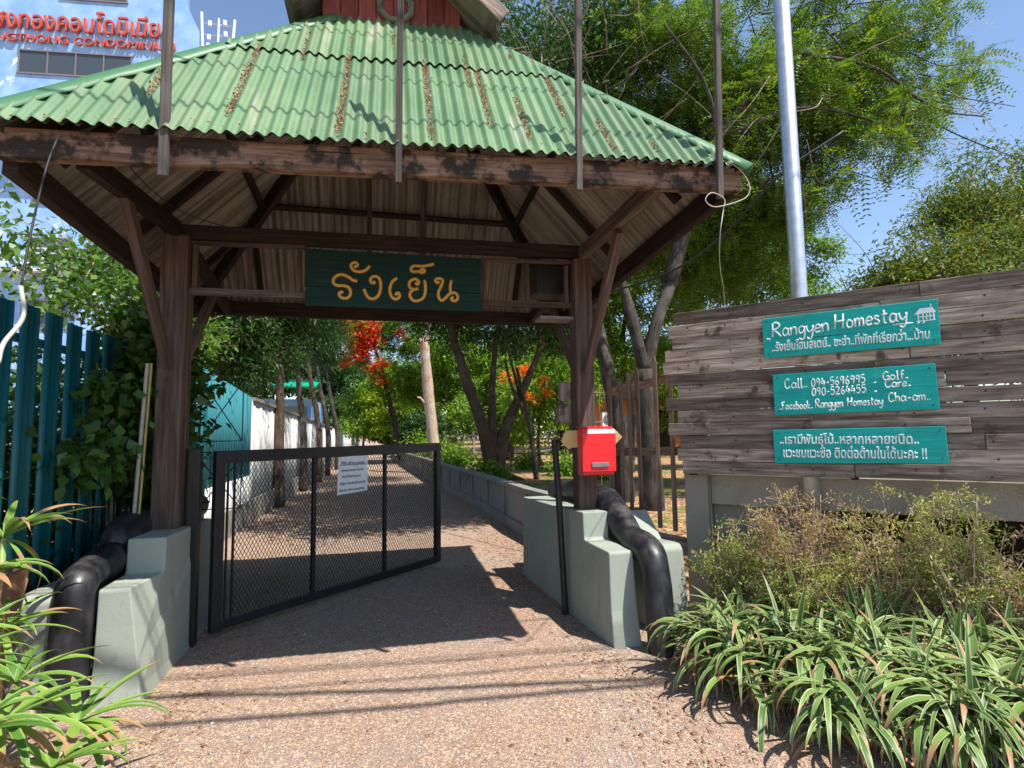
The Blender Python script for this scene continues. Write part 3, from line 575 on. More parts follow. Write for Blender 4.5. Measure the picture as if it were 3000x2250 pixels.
# mailbox and arrow board
ab = MB(); ab.prism([(1.50, 1.51), (1.545, 1.60), (2.01, 1.605), (2.08, 1.535), (2.01, 1.47), (1.93, 1.45), (1.60, 1.45), (1.57, 1.435)], 'y', 4.60, 4.63)
tag(ab.build('arrow_board', CREAM, None, 0.004), 'cream board with pointed ends fixed behind the red mailbox', 'board')
mbx = thing('mailbox', 'red metal mailbox with curved lid on timber post', 'mailbox', (1.81, 4.52, 1.2))
m = MB(); m.prism([(4.46, 1.215), (4.455, 1.56), (4.475, 1.60), (4.51, 1.615), (4.595, 1.615), (4.595, 1.215)], 'x', 1.645, 1.93); m.build('body', RED_PLASTIC, mbx, 0.012, seg=3)
m = MB(); m.prism([(4.438, 1.245), (4.430, 1.57), (4.455, 1.612), (4.51, 1.632), (4.59, 1.632), (4.59, 1.622), (4.51, 1.622), (4.462, 1.602), (4.443, 1.568), (4.449, 1.245)], 'x', 1.635, 1.94); m.build('lid', RED_PLASTIC, mbx, 0.004)
m = MB(); m.beam((1.715, 4.43, 1.305), (1.87, 4.43, 1.305), 0.012, 0.04); m.build('slot_plate', GREY_SLOT, mbx, 0.004)

# poles standing against the front eave beam
PL = [(-1.14, 3.075, 2.95, 4.4, .045, 'thin wooden pole nailed to the eave beam, nearest the red condominium letters'),
      (0.06, 3.03, 3.0, 4.4, .037, 'thin wooden pole nailed mid eave beam, crossing in front of the turret'),
      (1.12, 2.985, 3.03, 4.45, .037, 'thin wooden pole on the eave beam, second from the coiled white cable'),
      (2.05, 2.955, 3.05, 4.4, .037, 'thin wooden pole at the eave beam end by the coiled white cable')]
for x, y, z0, z1, w, lb in PL:
    m = MB(); m.beam((x, y - .0, z0), (x + .01, y - .05, z1), w, .035, (0, 1, 0)); tag(m.build('wooden_pole', W_STICK, None, 0.004), lb, 'pole', 'thin poles fixed to the eave beam')
# ---------------------------------------------------------------- piers
def flareR(x0):
    def f(q):
        k = max(0.0, (0.45 - q.z) / 0.45) ** 2
        if q.y < 4.2: q.y -= 0.07 * k
        return q
    return f
def pier(side, label):
    """side -1 / +1: inner stepped block, black log rail, outer block"""
    t = thing('gate_pier', label, 'pier', (side * 1.8, 4.4, 0))
    if side < 0: xi, xo, xl, ob0, ob1, ya, yb, yend = -1.53, -1.70, -1.815, -2.14, -1.92, 3.90, 4.26, 5.5
    else: xi, xo, xl, ob0, ob1, ya, yb, yend = 1.66, 1.85, 1.96, 2.09, 2.38, 3.97, 4.44, 6.1
    z1, z2 = (0.68, 0.905)
    prof = [(yend, 0)]
    prof += [(yend, .83), (yend - .95 if side > 0 else 5.2, .90)] if side < 0 else [(6.1, .86), (5.0, .885)]
    prof += [(yb + .005, z2 + .005), (yb - .005, z1 + .02), (yb - .025, z1 + .002), (ya + .01, z1 - .005), (ya, z1 - .02), (ya - .01, .45), (ya - .025, .25), (ya - .05, .1), (ya - .075, -.03)]
    m = MB()
    def bat(q):
        k = max(0., (0.68 - q.z)); inner = abs(q.x - xi) < .02
        if inner and side < 0: q.x += .065 * max(0, min(1, (q.y - 3.95) / .3))
        if inner and side < 0: q.x += 0.16 * k * max(0, min(1, (4.9 - q.y)))
        elif inner: q.x -= 0.02 * k
        if side > 0 and inner: q.x -= 0.07 * max(0, q.y - 3.9) * .9
        if not inner and side > 0 and q.y < 4.1: q.x += .03 * k
        return q
    m.prism(prof[::-1], 'x', xi, xo, flare=bat); m.build('stepped_block', PIER, t, 0.009, seg=2)
    r = .10
    if side < 0: path = [(6.0, .92), (5.2, .935), (4.60, .935), (4.44, .90), (4.36, .80), (4.22, .775), (4.02, .755), (3.90, .70), (3.865, .52), (3.85, .25), (3.84, -.05)]; rad = [.12, .12, .12, .112, .105, .118, .10, .108, .104, .108, .112]
    else: path = [(6.2, .92), (5.5, .96), (5.0, .965), (4.72, .95), (4.45, .84), (4.22, .72), (4.05, .69), (3.90, .66), (3.82, .52), (3.78, .25), (3.76, -.05)]; rad = [.12, .125, .125, .13, .122, .106, .12, .112, .104, .10, .105]
    P = smooth_pts([(xl, y, z) for y, z in path], 7); R = [np.interp(i / 7, range(len(rad)), rad) for i in range(len(P))]
    m = MB(); m.tube(P, R, 20, wob=.07); m.build('log_rail', BLACKLOG, t, smooth=True)
    po = [(yend, 0), (yend, .78), (4.85, .80), (4.78, .62 if side < 0 else .86), (4.5, .64), (4.25, .66), (ya + (.03 if side < 0 else .22), .66), (ya + (-.01 if side < 0 else .18), .62), (ya + (-.04 if side < 0 else .1), -.03)]
    m = MB(); m.prism(po[::-1], 'x', ob0, ob1); m.build('outer_block', PIER, t, 0.014, seg=2)
    return t
pier(-1, 'grey-green stepped gate pier with black log rail beside the potted palm')
pier(1, 'grey-green stepped gate pier with black log rail below the red mailbox')

# ---------------------------------------------------------------- gate leaf
gate = thing('gate_leaf', 'black framed mesh gate swung open onto the gravel path', 'gate', (-1.37, 4.85, 0))
H0, H1 = V((-1.345, 4.87, 0)), V((0.63, 6.72, 0)); gd = (H1 - H0).normalized(); gn = V((gd.y, -gd.x, 0)); GLn = (H1 - H0).length
def gp(s, z, o=0.0): return H0 + gd * s + V((0, 0, z)) + gn * o
m = MB(); m.beam(gp(0.04, .05), gp(.04, 1.475), .08, .06, gn); m.beam(gp(GLn - .035, .07), gp(GLn - .035, 1.475), .07, .06, gn)
m.beam(gp(.08, 1.425), gp(GLn - .07, 1.425), .055, .1); m.beam(gp(.08, .10), gp(GLn - .07, .10), .05, .075); m.build('gate_frame', BLACK_METAL, gate, 0.004)
for s in (.94, 1.83): MB().beam(gp(s, .138), gp(s, 1.375), .035, .035, gn).build('upright_bar', BLACK_METAL, gate, 0.003)
m = MB(); m.beam(gp(.17, .138), gp(.17, 1.375), .016, .016, gn); m.beam(gp(.115, .138), gp(.115, 1.375), .014, .014, gn); m.build('side_rod', BLACK_METAL, gate)
m = MB(); cw, ch = .034, .060; s0, s1, z0, z1 = .18, GLn - .07, .138, 1.375; slope_ = ch / cw
for sg in (1, -1):
    c = s0 - (z1 - z0) / slope_
    while c < s1:
        pa, pb = (c, z0), (c + (z1 - z0) / slope_, z1)
        if pa[0] < s0: pa = (s0, z0 + (s0 - c) * slope_)
        if pb[0] > s1: pb = (s1, z0 + (s1 - c) * slope_)
        if pb[1] > pa[1] + .005:
            q = [(p[0], p[1] if sg > 0 else z0 + z1 - p[1]) for p in (pa, pb)]
            m.beam(gp(*q[0], .001 * sg), gp(*q[1], .001 * sg), .0035, .0035, gn)
        c += cw
m.build('wire_mesh', BLACK_METAL, gate)
for x, y, w, z in ((-1.46, 4.79, .085, 1.5),): tag(MB().beam((x, y, 0), (x, y, z), w, w, (0, 1, 0)).build('gate_post', BLACK_METAL, None, 0.005), 'square black steel post carrying the gate hinges', 'post')
m = MB(); m.tube([(1.545, 4.72, -.05), (1.505, 4.72, 1.0), (1.475, 4.72, 1.52)], .029, 10); m.beam((1.475, 4.72, 1.5), (1.53, 4.72, 1.515), .02, .02); tag(m.build('latch_post', BLACK_METAL), 'thin round black latch post in front of the stepped pier', 'post')
nt_ = thing('paper_notice', 'white laminated notice with handwritten Thai text tied to the gate mesh', 'notice', gp(1.28, 1.0))
pc = [(1.195, 1.00), (1.575, 1.015), (1.575, 1.375), (1.205, 1.37)]
m = MB(); m.add([gp(s, z, .012) for s, z in pc] + [gp(s, z, .016) for s, z in pc], [(0, 3, 2, 1), (4, 5, 6, 7), (0, 1, 5, 4), (1, 2, 6, 5), (2, 3, 7, 6), (3, 0, 4, 7)]); m.build('sheet', PAPER, nt_)
for i, (tx, s, z, w, h) in enumerate((('..ที่ดินส่วนบุคคล..', 1.215, 1.285, .34, .06), ('บุคคลภายนอก ห้ามเข้า', 1.24, 1.225, .28, .036), ('ก่อนได้รับอนุญาต.', 1.25, 1.165, .24, .036), ('(มีธุระ ติดต่อเจ้าของที่)', 1.225, 1.095, .32, .04), ('ติดต่อ 094 5696996', 1.215, 1.03, .32, .03))):
    put_text('handwriting', tx, gp(s, z, .017), gd, (0, 0, 1), w, INK, nt_, h, .025, .001)

# ---------------------------------------------------------------- plank wall with the three signs
P0, wt, wnn = V((2.53, 4.4, 0)), V((.694, -.72, 0)), V((-.72, -.694, 0))
def wp(s, z, o=0.0): return P0 + wt * s + V((0, 0, z)) + wnn * o
pw = thing('plank_wall', 'wall of weathered grey horizontal planks carrying three teal signs', 'plank wall', wp(0.6, 1.2))
z = 1.215; rows = 13; hh = (2.635 - 1.215) / rows; lefts = [.02, -.02, .01, -.09, -.005, -.11, .0, -.06, -.12, -.10, -.03, -.06, -.01]
rr = random.Random(4)
for i in range(rows):
    m = MB(); s = lefts[i]
    while s < 3.3:
        e_ = s + rr.uniform(1.0, 2.2); e_ = 3.3 if 3.3 - e_ < .5 else e_; dz = rr.uniform(-.003, .003); o_ = rr.uniform(-.007, .007)
        m.beam(wp(s + .002, z + hh / 2 + dz, o_), wp(e_ - .002, z + hh / 2 + dz + rr.uniform(-.003, .003), o_), .028, hh - .003 + rr.uniform(-.004, .003), jit=.003, r=rr.random()); s = e_
    m.build('plank', W_GREY, pw, 0.003, seg=1); z += hh
for s in (.1, 1.3, 2.4): MB().beam(wp(s, 1.2, -.045), wp(s, 2.6, -.045), .07, .05, wt).build('batten', W_DARK, pw)
bolt = MB()
for i in range(rows):
    for s in (.12, .45, 1.02, 1.66, 2.1):
        c = wp(s + rr.uniform(-.03, .03), 1.215 + hh * (i + .5) + rr.uniform(-.02, .02), .0235); bolt.beam(c, c + wnn * .0015, .012, .012)
bolt.build('nail', RUBBER, pw)
def sign(label, corners, notch=False):
    t = thing('sign_board', label, 'sign', wp(corners[3][0], corners[3][1], .03), 'teal painted signs on the plank wall')
    m = MB(); zt = max(c[1] for c in corners); a = [wp(s, z, .030) for s, z in corners]; b = [wp(s, z, .052) for s, z in corners]
    w_ = corners[1][0]; uvs = [[(c[0], c[1]) for c in corners]] * 2 + [[(0, 0), (w_, 0), (w_, .02), (0, .02)]] * 4
    m.add(a + b, [(0, 1, 2, 3), (7, 6, 5, 4), (0, 4, 5, 1), (1, 5, 6, 2), (2, 6, 7, 3), (3, 7, 4, 0)], [uvs[0], uvs[0][::-1]] + uvs[2:], .5); m.build('board', SIGN_TEAL, t, 0.003); q_ = MB()
    for k_ in range(4): c_ = corners[k_]; p_ = wp(c_[0] + (.035 if k_ in (0, 3) else -.035), c_[1] + (-.03 if k_ < 2 else .03), .0525); q_.beam(p_, p_ + wnn * .002, .009, .009)
    q_.build('rivet', RUBBER, t)
    return t
UP = (0, 0, 1); OFF = .0535
s1 = sign('top teal sign with white homestay name and small house drawing', [(.727, 2.488), (1.871, 2.491), (1.869, 2.17), (.729, 2.163)])
m = MB(); hand_text(m, 'Rangyen', wp(.80, 2.330, OFF), wt, UP, .405, .062, .0062, .012); hand_text(m, 'Homestay', wp(1.235, 2.345, OFF), wt, UP, .46, .062, .0062, .03)
m.tube([wp(1.60, 2.336, OFF), wp(1.72, 2.338, OFF)], .004, 6, flat=wnn)
for a, b in ((.757, 2.325), (.772, 2.325), (1.745, 2.325), (1.775, 2.325)): m.tube([wp(a, b, OFF), wp(a + .012, b - .014 if a < 1 else b + .014, OFF)], .0045, 6, flat=wnn)
m.build('lettering', WHITE_INK, s1, smooth=True)
put_text('thai_lettering', '..รังเย็นโฮมสเตย์.. ชะอำ..ที่พักที่เรียกว่า...บ้าน', wp(.79, 2.215, OFF), wt, UP, 1.02, WHITE_INK, s1, .085, .02, .003)
m = MB(); q = lambda a, b: wp(a, b, OFF + .001); RR = .004
m.add([q(1.732, 2.395), q(1.765, 2.435), q(1.835, 2.437), q(1.858, 2.400)], [(0, 3, 2, 1)]); m.add([q(1.75, 2.345), q(1.75, 2.395), q(1.757, 2.395), q(1.757, 2.345)], [(0, 3, 2, 1)]); m.add([q(1.838, 2.347), q(1.838, 2.4), q(1.847, 2.4), q(1.847, 2.347)], [(0, 3, 2, 1)])
for L_ in ([(1.74, 2.343), (1.852, 2.346)], [(1.76, 2.372), (1.84, 2.374)], [(1.78, 2.395), (1.78, 2.35)], [(1.80, 2.395), (1.80, 2.35)], [(1.82, 2.395), (1.82, 2.35)], [(1.828, 2.44), (1.83, 2.462)]): m.tube([q(*p) for p in L_], RR * .8, 6, flat=wnn)
m.build('house_drawing', WHITE_INK, s1)
s2 = sign('middle teal sign with white phone numbers and page name', [(.783, 2.025), (1.828, 2.035), (1.834, 1.713), (.786, 1.698)])
m = MB()
for tx, s, z, w, xh, sl in (('Call..', .865, 1.908, .165, .042, .02), ('094-5696995', 1.055, 1.912, .36, .044, .03), ('_', 1.455, 1.915, .03, .04, 0), ('Golf_', 1.515, 1.935, .16, .034, .02), ('090-5264455', 1.055, 1.842, .36, .042, .025), ('_', 1.455, 1.85, .03, .04, 0), ('Care_', 1.525, 1.88, .16, .034, .02), ('..Facebook_', .82, 1.742, .24, .034, .01), ('Rangyen', 1.075, 1.748, .185, .036, .01), ('Homestay', 1.285, 1.755, .225, .034, .01), ('Cha-am..', 1.54, 1.775, .25, .037, .02)):
    if tx in ('090-5264455', '..Facebook_'): m.build('lettering', WHITE_INK, s2, smooth=True); m = MB()
    hand_text(m, tx, wp(s, z, OFF), wt, UP, w, xh, .0046, sl)
m.build('lettering', WHITE_INK, s2, smooth=True)
s3 = sign('bottom teal sign with two lines of white Thai text', [(.763, 1.581), (1.856, 1.593), (1.860, 1.339), (.767, 1.318)])
put_text('thai_lettering', '..เรามีพันธุ์ไม้..หลากหลายชนิด..', wp(.81, 1.473, OFF), wt, UP, .89, WHITE_INK, s3, .108, .022, .003)
put_text('thai_lettering', 'แวะชมแวะซื้อ ติดต่อด้านในได้นะคะ !!', wp(.83, 1.367, OFF), wt, UP, .91, WHITE_INK, s3, .092, .022, .003)
# concrete wall behind and below the planks
cw_ = thing('concrete_wall', 'bare concrete garden wall and pillar below the plank wall', 'wall', wp(.6, 0, -.3))
def slab(name, s0, s1, z0, z1, o0, o1, mat, bev=.006):
    m = MB(); m.beam(wp(s0, (z0 + z1) / 2, (o0 + o1) / 2), wp(s1, (z0 + z1) / 2, (o0 + o1) / 2), abs(o1 - o0), z1 - z0); return m.build(name, mat, cw_, bev)
slab('pillar', .0, .2, -.05, 1.75, -.36, -.10, CONCRETE, .01); slab('wall_panel', .202, .95, -.05, .93, -.36, -.28, CONCRETE); slab('ledge', .203, 4.5, .935, 1.2, -.38, -.20, CONCRETE); slab('shade_recess_ceiling', .95, 4.5, .96, 1.1, -2.2, -.385, CONCRETE); slab('shade_recess_wall', .95, 4.5, -.05, .955, -2.2, -2.1, W_DARK); slab('shade_recess_wall', .90, .945, -.05, .955, -2.1, -.365, CONCRETE); slab('wall_panel', .204, 4.5, 1.205, 1.74, -.35, -.27, CONCRETE)  # recess added below the ledge, its back coloured dark, to read as shade
m = MB(); m.tube([(3.285, 3.745, -.1), (3.285, 3.745, 2.0), (3.285, 3.745, 9.0)], .063, 20); tag(m.build('steel_pole', GALV, None, smooth=True), 'tall galvanised steel pole rising behind the plank wall', 'pole')

# picket fence between pier and plank wall
pf = thing('picket_fence', 'brown wooden picket fence with clipped tops between pier and plank wall', 'fence', (2.5, 4.9, .6))
fa, fb = V((2.2, 5.12, 0)), V((2.74, 4.62, 0)); fd = (fb - fa).normalized(); fn = V((fd.y, -fd.x, 0)) * -1
if fn.y > 0: fn = -fn
for t, w, z0, z1 in ((.0, .042, .72, 2.13), (.16, .034, .7, 2.08), (.27, .036, .72, 2.17), (.39, .036, .72, 2.2), (.63, .04, .68, 2.3), (.82, .042, .66, 2.35), (.99, .05, .62, 2.2)):
    p = lerp(fa, fb, t); m = MB(); w2 = w / 2; d_ = fd * w2; q = fn * .03; k = fn * .052
    prof = [(-w2, z0), (w2, z0), (w2, z1 - .06), (w2 * .2, z1), (-w2, z1 - .01)]
    vs = [p + fd * a + q + V((0, 0, b)) for a, b in prof] + [p + fd * a + k + V((0, 0, b)) for a, b in prof]
    n_ = len(prof); m.add(vs, [tuple(range(n_)), tuple(range(2 * n_ - 1, n_ - 1, -1))] + [(i, i + n_, (i + 1) % n_ + n_, (i + 1) % n_) for i in range(n_)], [[(b, a) for a, b in prof], [(b, a) for a, b in prof[::-1]]] + [[(0, 0), (0, .02), (1, .02), (1, 0)]] * n_)
    m.build('picket', W_PICKET, pf, 0.002)
for z, dz in ((1.98, .13), (1.38, .02)): MB().beam(fa + V((0, 0, z)), fb + V((0, 0, z + dz)), .045, .075).build('rail', W_PICKET, pf, .003)
MB().beam(fa + V((-.1, .1, .62)) , fb + V((.1, -.1, .5)), .14, .14).build('sill_beam', W_GREY, pf, .01)
m = MB(); w0, w1 = V((1.9, 5.0, 0)), V((2.2, 5.1, 0))
for i in range(5): m.tube([lerp(w0, w1, i / 4) + V((0, 0, .9)), lerp(w0, w1, i / 4) + V((0, 0, 1.98))], .0035, 5)
for z in (.95, 1.25, 1.45, 1.68, 1.97): m.tube([w0 + V((0, 0, z)), w1 + V((0, 0, z))], .0035, 5)
tag(m.build('wire_fence', plain('rusty_wire', (.3, .2, .13), .7)), 'rusty wire fence panel between mailbox post and wooden pickets', 'wire fence')

# ---------------------------------------------------------------- walls and fences along the path
lwall = thing('low_wall', 'low grey concrete panel wall with coping beside the gravel path', 'wall', (2.0, 9, 0))
for (xa, ya), (xb, yb) in zip(lw[:-1], lw[1:]):
    za, zb = .74 - (ya - 6) * .004, .74 - (yb - 6) * .004
    a, b = V((xa, ya, 0)), V((xb, yb, 0)); d = (b - a).normalized(); nrm = V((d.y, -d.x, 0)); L_ = (b - a).length; k = max(1, round(L_ / 1.5))
    MB().beam(a + V((0, 0, za - .03)), b + V((0, 0, zb - .03)), .17, .07).build('coping', LOWWALL, lwall, .008)
    MB().beam(a + V((0, 0, .06)), b + V((0, 0, .06)), .16, .2).build('footing', LOWWALL, lwall, .006)
    for i in range(k):
        p, q = lerp(a, b, i / k), lerp(a, b, (i + 1) / k)
        MB().beam(p + V((0, 0, .4)) + d * .04, q + V((0, 0, .4)) - d * .04, .06, .54).build('panel', LOWWALL, lwall)
        MB().beam(p + V((0, 0, .1)), p + V((0, 0, .67)), .12, .1, d).build('pilaster', LOWWALL, lwall, .004)
bw_ = thing('boundary_wall', 'stained white panel wall running along the path behind slim trunks', 'wall', (-2.45, 12, 0))
def wallseg(y0, y1, z0, z1, x, mat, name, parent, rib=.22, amp=.012):
    n_ = max(2, int((y1 - y0) / rib * 6)); vs = []; uv = []
    for i in range(n_ + 1):
        y = y0 + (y1 - y0) * i / n_; ph = ((y / rib) % 1); xx = x + amp * (1 if .25 < ph < .6 else -1)
        vs += [(xx, y, -.05 if z0 is None else z0), (xx, y, z1[0] + (z1[1] - z1[0]) * i / n_)]
    fs = np.array([(2 * i, 2 * i + 2, 2 * i + 3, 2 * i + 1) for i in range(n_)])
    ob = npmesh(name, vs, fs, mat, parent, np.full(len(vs), .5)); md = ob.modifiers.new('solid', 'SOLIDIFY'); md.thickness = .02; md.offset = 0; return ob
wallseg(11.1, 27, None, (2.25, 1.85), -2.45, WHITEWALL, 'wall_panel', bw_, .55, .006); wallseg(27, 55, None, (1.85, 1.75), -2.5, WHITEWALL, 'wall_panel', bw_, .55, .006)
wallseg(5.6, 11.1, None, (.86, .86), -2.44, WHITEWALL, 'wall_panel', bw_, 1.1, .004)
MB().beam((-2.45, 11.1, 2.28), (-2.45, 27, 1.88), .1, .06).build('coping', CONCRETE, bw_)
MB().beam((-2.40, 8.4, .2), (-2.40, 27, .2), .03, .45).build('plinth', CONCRETE, bw_)
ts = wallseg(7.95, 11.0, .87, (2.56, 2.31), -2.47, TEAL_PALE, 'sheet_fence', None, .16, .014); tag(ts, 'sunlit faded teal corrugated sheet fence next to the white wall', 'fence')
sf = thing('slat_fence', 'tall teal metal slat fence behind the shaded climbing shrub', 'fence', (-2.5, 6, 0))
y = 2.9; i = 0
while y < 7.4:
    w = .19 + .01 * math.sin(i * 3.1); prof = []
    for k in range(9):
        prof.append((y + w * k / 8, -2.5 + (.012 if k in (1, 2, 4, 6, 7) else -.006) + .3))
    zt = 2.43 - .02 * (y - 4) + .012 * math.sin(i * 1.7); vs = [(x_, yy, .25) for yy, x_ in prof] + [(x_, yy, zt) for yy, x_ in prof]
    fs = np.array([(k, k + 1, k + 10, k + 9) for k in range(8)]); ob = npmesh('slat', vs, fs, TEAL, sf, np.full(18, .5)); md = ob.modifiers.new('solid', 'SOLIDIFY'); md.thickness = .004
    y += .255 if y < 5.2 else .215; i += 1
for z in (.8, 2.2): MB().box((-2.26, 2.9, z), (-2.22, 7.5, z + .05)).build('rail', TEAL, sf)
# pipes leaning on the post and thin trellis wire
for n_, mt, x, dx, r, lb in (('leaning_pipe', PIPE_W, -1.755, .04, .014, 'white plastic pipe leaning beside the timber post'), ('leaning_pipe', YELLOWPIPE, -1.728, .035, .009, 'yellowed plastic pipe leaning beside the timber post')):
    m = MB(); m.tube([(x - dx, 4.58, .95), (x, 4.6, 2.15)], r, 8); tag(m.build(n_, mt), lb, 'pipe')
tr = MB()
for x0, y0, z0, w, h in ((-2.1, 5.5, 1.0, .55, .45), (-1.62, 5.4, 1.55, .35, .55), (-1.62, 5.4, .95, .35, .45)):
    c = [(x0, y0, z0), (x0 + w, y0, z0), (x0 + w, y0, z0 + h), (x0, y0, z0 + h), (x0, y0, z0)]; tr.tube(c, .006, 5); tr.tube([c[0], c[2]], .005, 5); tr.tube([c[1], c[3]], .005, 5)
tag(tr.build('wire_trellis', RUBBER), 'thin rusty wire trellis behind the timber post', 'trellis')

# ---------------------------------------------------------------- cables
def cable(pts, r, mat, label, group=None, name='cable', k=8):
    m = MB(); m.tube(smooth_pts(pts, k), r, 7); return tag(m.build(name, mat, None, smooth=True), label, 'cable', group)
cable([(-1.50, 2.55, 1.90), (-1.525, 2.62, 1.99), (-1.52, 2.72, 2.12), (-1.58, 2.8, 2.27)], .009, WHITECABLE, 'thick white cable hanging in front of the teal slats')
cable([(-1.58, 2.8, 2.27), (-1.60, 2.88, 2.55), (-1.61, 2.98, 2.9), (-1.62, 3.08, 3.12)], .005, RUBBER, 'thin dark cable dropping from the eave to the white cable')
cable([(-1.39, 3.2, 3.09), (-1.38, 3.6, 3.08), (-1.33, 4.1, 3.13), (-1.05, 4.65, 3.24), (-.3, 4.66, 3.23)], .004, RUBBER, 'thin cable sagging under the roof sheets')
cable([(2.12, 2.95, 3.30), (2.2, 2.94, 3.24), (2.25, 2.93, 3.14), (2.22, 2.93, 3.06), (2.08, 2.93, 3.0), (1.98, 2.93, 2.98), (1.93, 2.93, 3.02), (1.98, 2.93, 3.07), (2.07, 2.94, 3.04), (2.06, 2.94, 2.97), (2.04, 2.96, 2.80), (2.40, 3.5, 2.79), (2.84, 4.1, 2.74), (3.18, 4.62, 2.62), (3.2, 4.7, 2.1)], .0032, WHITECABLE, 'coiled white cable hanging from the eave beam end')
cable([(4.3, 4.2, 4.45), (3.77, 4.5, 4.08), (3.53, 5.0, 3.69), (3.2, 5.5, 3.41), (2.75, 6.3, 3.34), (2.2, 7.4, 3.4)], .012, RUBBER, 'black power cable sagging below the trees to the pavilion')
for (x0, y0), (x1, y1), r in (((-1.47, 3.93), (1.72, 3.37), .026), ((-1.37, 3.57), (1.67, 3.31), .024), ((-.29, 4.07), (1.32, 4.06 - .12), .012), ((-.27, 3.83), (1.52, 3.70), .012), ((-1.2, 4.22), (1.3, 4.0), .008)):
    z = 6.6; q = V((SUN.x / SUN.z * z, SUN.y / SUN.z * z, z)); d = (V((x1, y1, 0)) - V((x0, y0, 0))).normalized()
    cable([V((x0, y0, 0)) + q - d * 14 + V((0, 0, .5)), V((x0, y0, 0)) + q, V((x1, y1, 0)) + q, V((x1, y1, 0)) + q + d * 14 + V((0, 0, .5))], r, RUBBER, 'black power cable strung high across the gate front', 'power cables over the gate front', 'power_cable', 4)

e, u, n, L, Hs, cL, cR = SL[0]
for h, r in ((.13, .011), (.42, .009), (.80, .010)):
    pa, pb = eF[0] + e * .2 + u * (Hs * h), eF[0] + e * (L - .2) + u * (Hs * (h + .02)); q = SUN * ((6.7 - pa.z) / SUN.z); d = (pb - pa).normalized()
    cable([pa + q - d * 14 + V((0, 0, .5)), pa + q, pb + q, pb + q + d * 14 + V((0, 0, .5))], r, RUBBER, 'black power cable strung high across the gate front', 'power cables over the gate front', 'power_cable', 4)
# ---------------------------------------------------------------- vegetation helpers
def leaf_quads(P, D, L, W, droop=0.15):
    n = len(P); S = unit(np.cross(D, RNG.normal(0, 1, (n, 3)) + np.array([0, 0, 1.2]))); Nn = np.cross(S, D)
    mid = P + D * L * .45 + Nn * L * .06; tip = P + D * L - np.array([0, 0, 1]) * L * droop
    return np.stack([P, mid + S * W / 2, tip, mid - S * W / 2], 1).reshape(-1, 3)
def blob_points(blobs, n, hollow=.45):
    w = np.array([b[1] ** 2 for b in blobs]); ix = RNG.choice(len(blobs), n, p=w / w.sum())
    c = np.array([b[0] for b in blobs])[ix]; r = np.array([b[1] for b in blobs])[ix][:, None]
    fl = np.array([b[2] if len(b) > 2 else .8 for b in blobs])[ix][:, None]
    d = unit(RNG.normal(0, 1, (n, 3))); u = (hollow + (1 - hollow) * RNG.uniform(0, 1, (n, 1)) ** .6)
    o = d * r * u; o[:, 2:] *= fl; return c + o, d
def clumps(blobs, k, f=.42, seed=1):
    r_ = random.Random(seed); out = []
    for b in blobs:
        fl = b[2] if len(b) > 2 else .8
        for _ in range(k):
            d = V((r_.gauss(0, 1), r_.gauss(0, 1), r_.gauss(0, 1))).normalized() * b[1] * (.35 + .65 * r_.random() ** .5)
            out.append(((b[0][0] + d.x, b[0][1] + d.y, b[0][2] + d.z * fl), b[1] * f * r_.uniform(.6, 1.15), .62))
    return out
def crown(name, mat, parent, blobs, clusters, per, L, W, spread=.22, droop=.2, hollow=.45, tone=.6, lo=0, hi=1, cut=None):
    C, dout = blob_points(blobs, clusters, hollow)
    if cut is not None: k = cut(C); C, dout = C[k], dout[k]; clusters = len(C)
    P = np.repeat(C, per, 0) + RNG.normal(0, 1, (clusters * per, 3)) * spread * np.array([1, 1, .7])
    D = unit(np.repeat(dout, per, 0) * .7 + RNG.normal(0, .8, (clusters * per, 3)) + np.array([0, 0, -droop]))
    l = L * RNG.uniform(.65, 1.25, (len(P), 1)); v = leaf_quads(P, D, l, l * W / L)
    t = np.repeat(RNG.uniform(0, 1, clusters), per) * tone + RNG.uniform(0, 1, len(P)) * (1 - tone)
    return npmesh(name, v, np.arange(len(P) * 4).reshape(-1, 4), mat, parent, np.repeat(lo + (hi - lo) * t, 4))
def fronds(name, mat, parent, blobs, n, FL_, pairs, LL, LW, hollow=.5, droop=.5, cut=None, lo=0, hi=1, tone=.55):
    """pinnate leaves: a drooping stalk with pairs of small leaflets"""
    C, d = blob_points(blobs, n, hollow)
    if cut is not None: k = cut(C); C, d = C[k], d[k]; n = len(C)
    D = unit(d * .6 + RNG.normal(0, .75, (n, 3)) + np.array([0, 0, -droop * .4])); S = unit(np.cross(D, np.array([0, 0, 1.]) + RNG.normal(0, .35, (n, 3)))); out = []
    fl = FL_ * RNG.uniform(.6, 1.25, (n, 1)); Nn = np.cross(S, D)
    for i in range(pairs):
        t = .12 + .88 * i / (pairs - 1)
        B = C + D * fl * t - np.array([0, 0, 1]) * (fl * droop * .45 * t * t)
        for s in (-1, 1):
            dd = unit(S * s + D * .45 + Nn * RNG.normal(-.1, .25, (n, 1))); l = LL * (1 - .35 * abs(t - .45)) * RNG.uniform(.8, 1.2, (n, 1))
            Wd = unit(np.cross(dd, Nn)); m = B + dd * l * .5
            out.append(np.stack([B, m + Wd * LW / 2, B + dd * l, m - Wd * LW / 2], 1))
    v = np.stack(out, 1).reshape(-1, 3); k = pairs * 2
    t = np.repeat(RNG.uniform(0, 1, n) * tone, k) + RNG.uniform(0, 1, n * k) * (1 - tone)
    return npmesh(name, v, np.arange(n * k * 4).reshape(-1, 4), mat, parent, np.repeat(lo + (hi - lo) * t, 4))
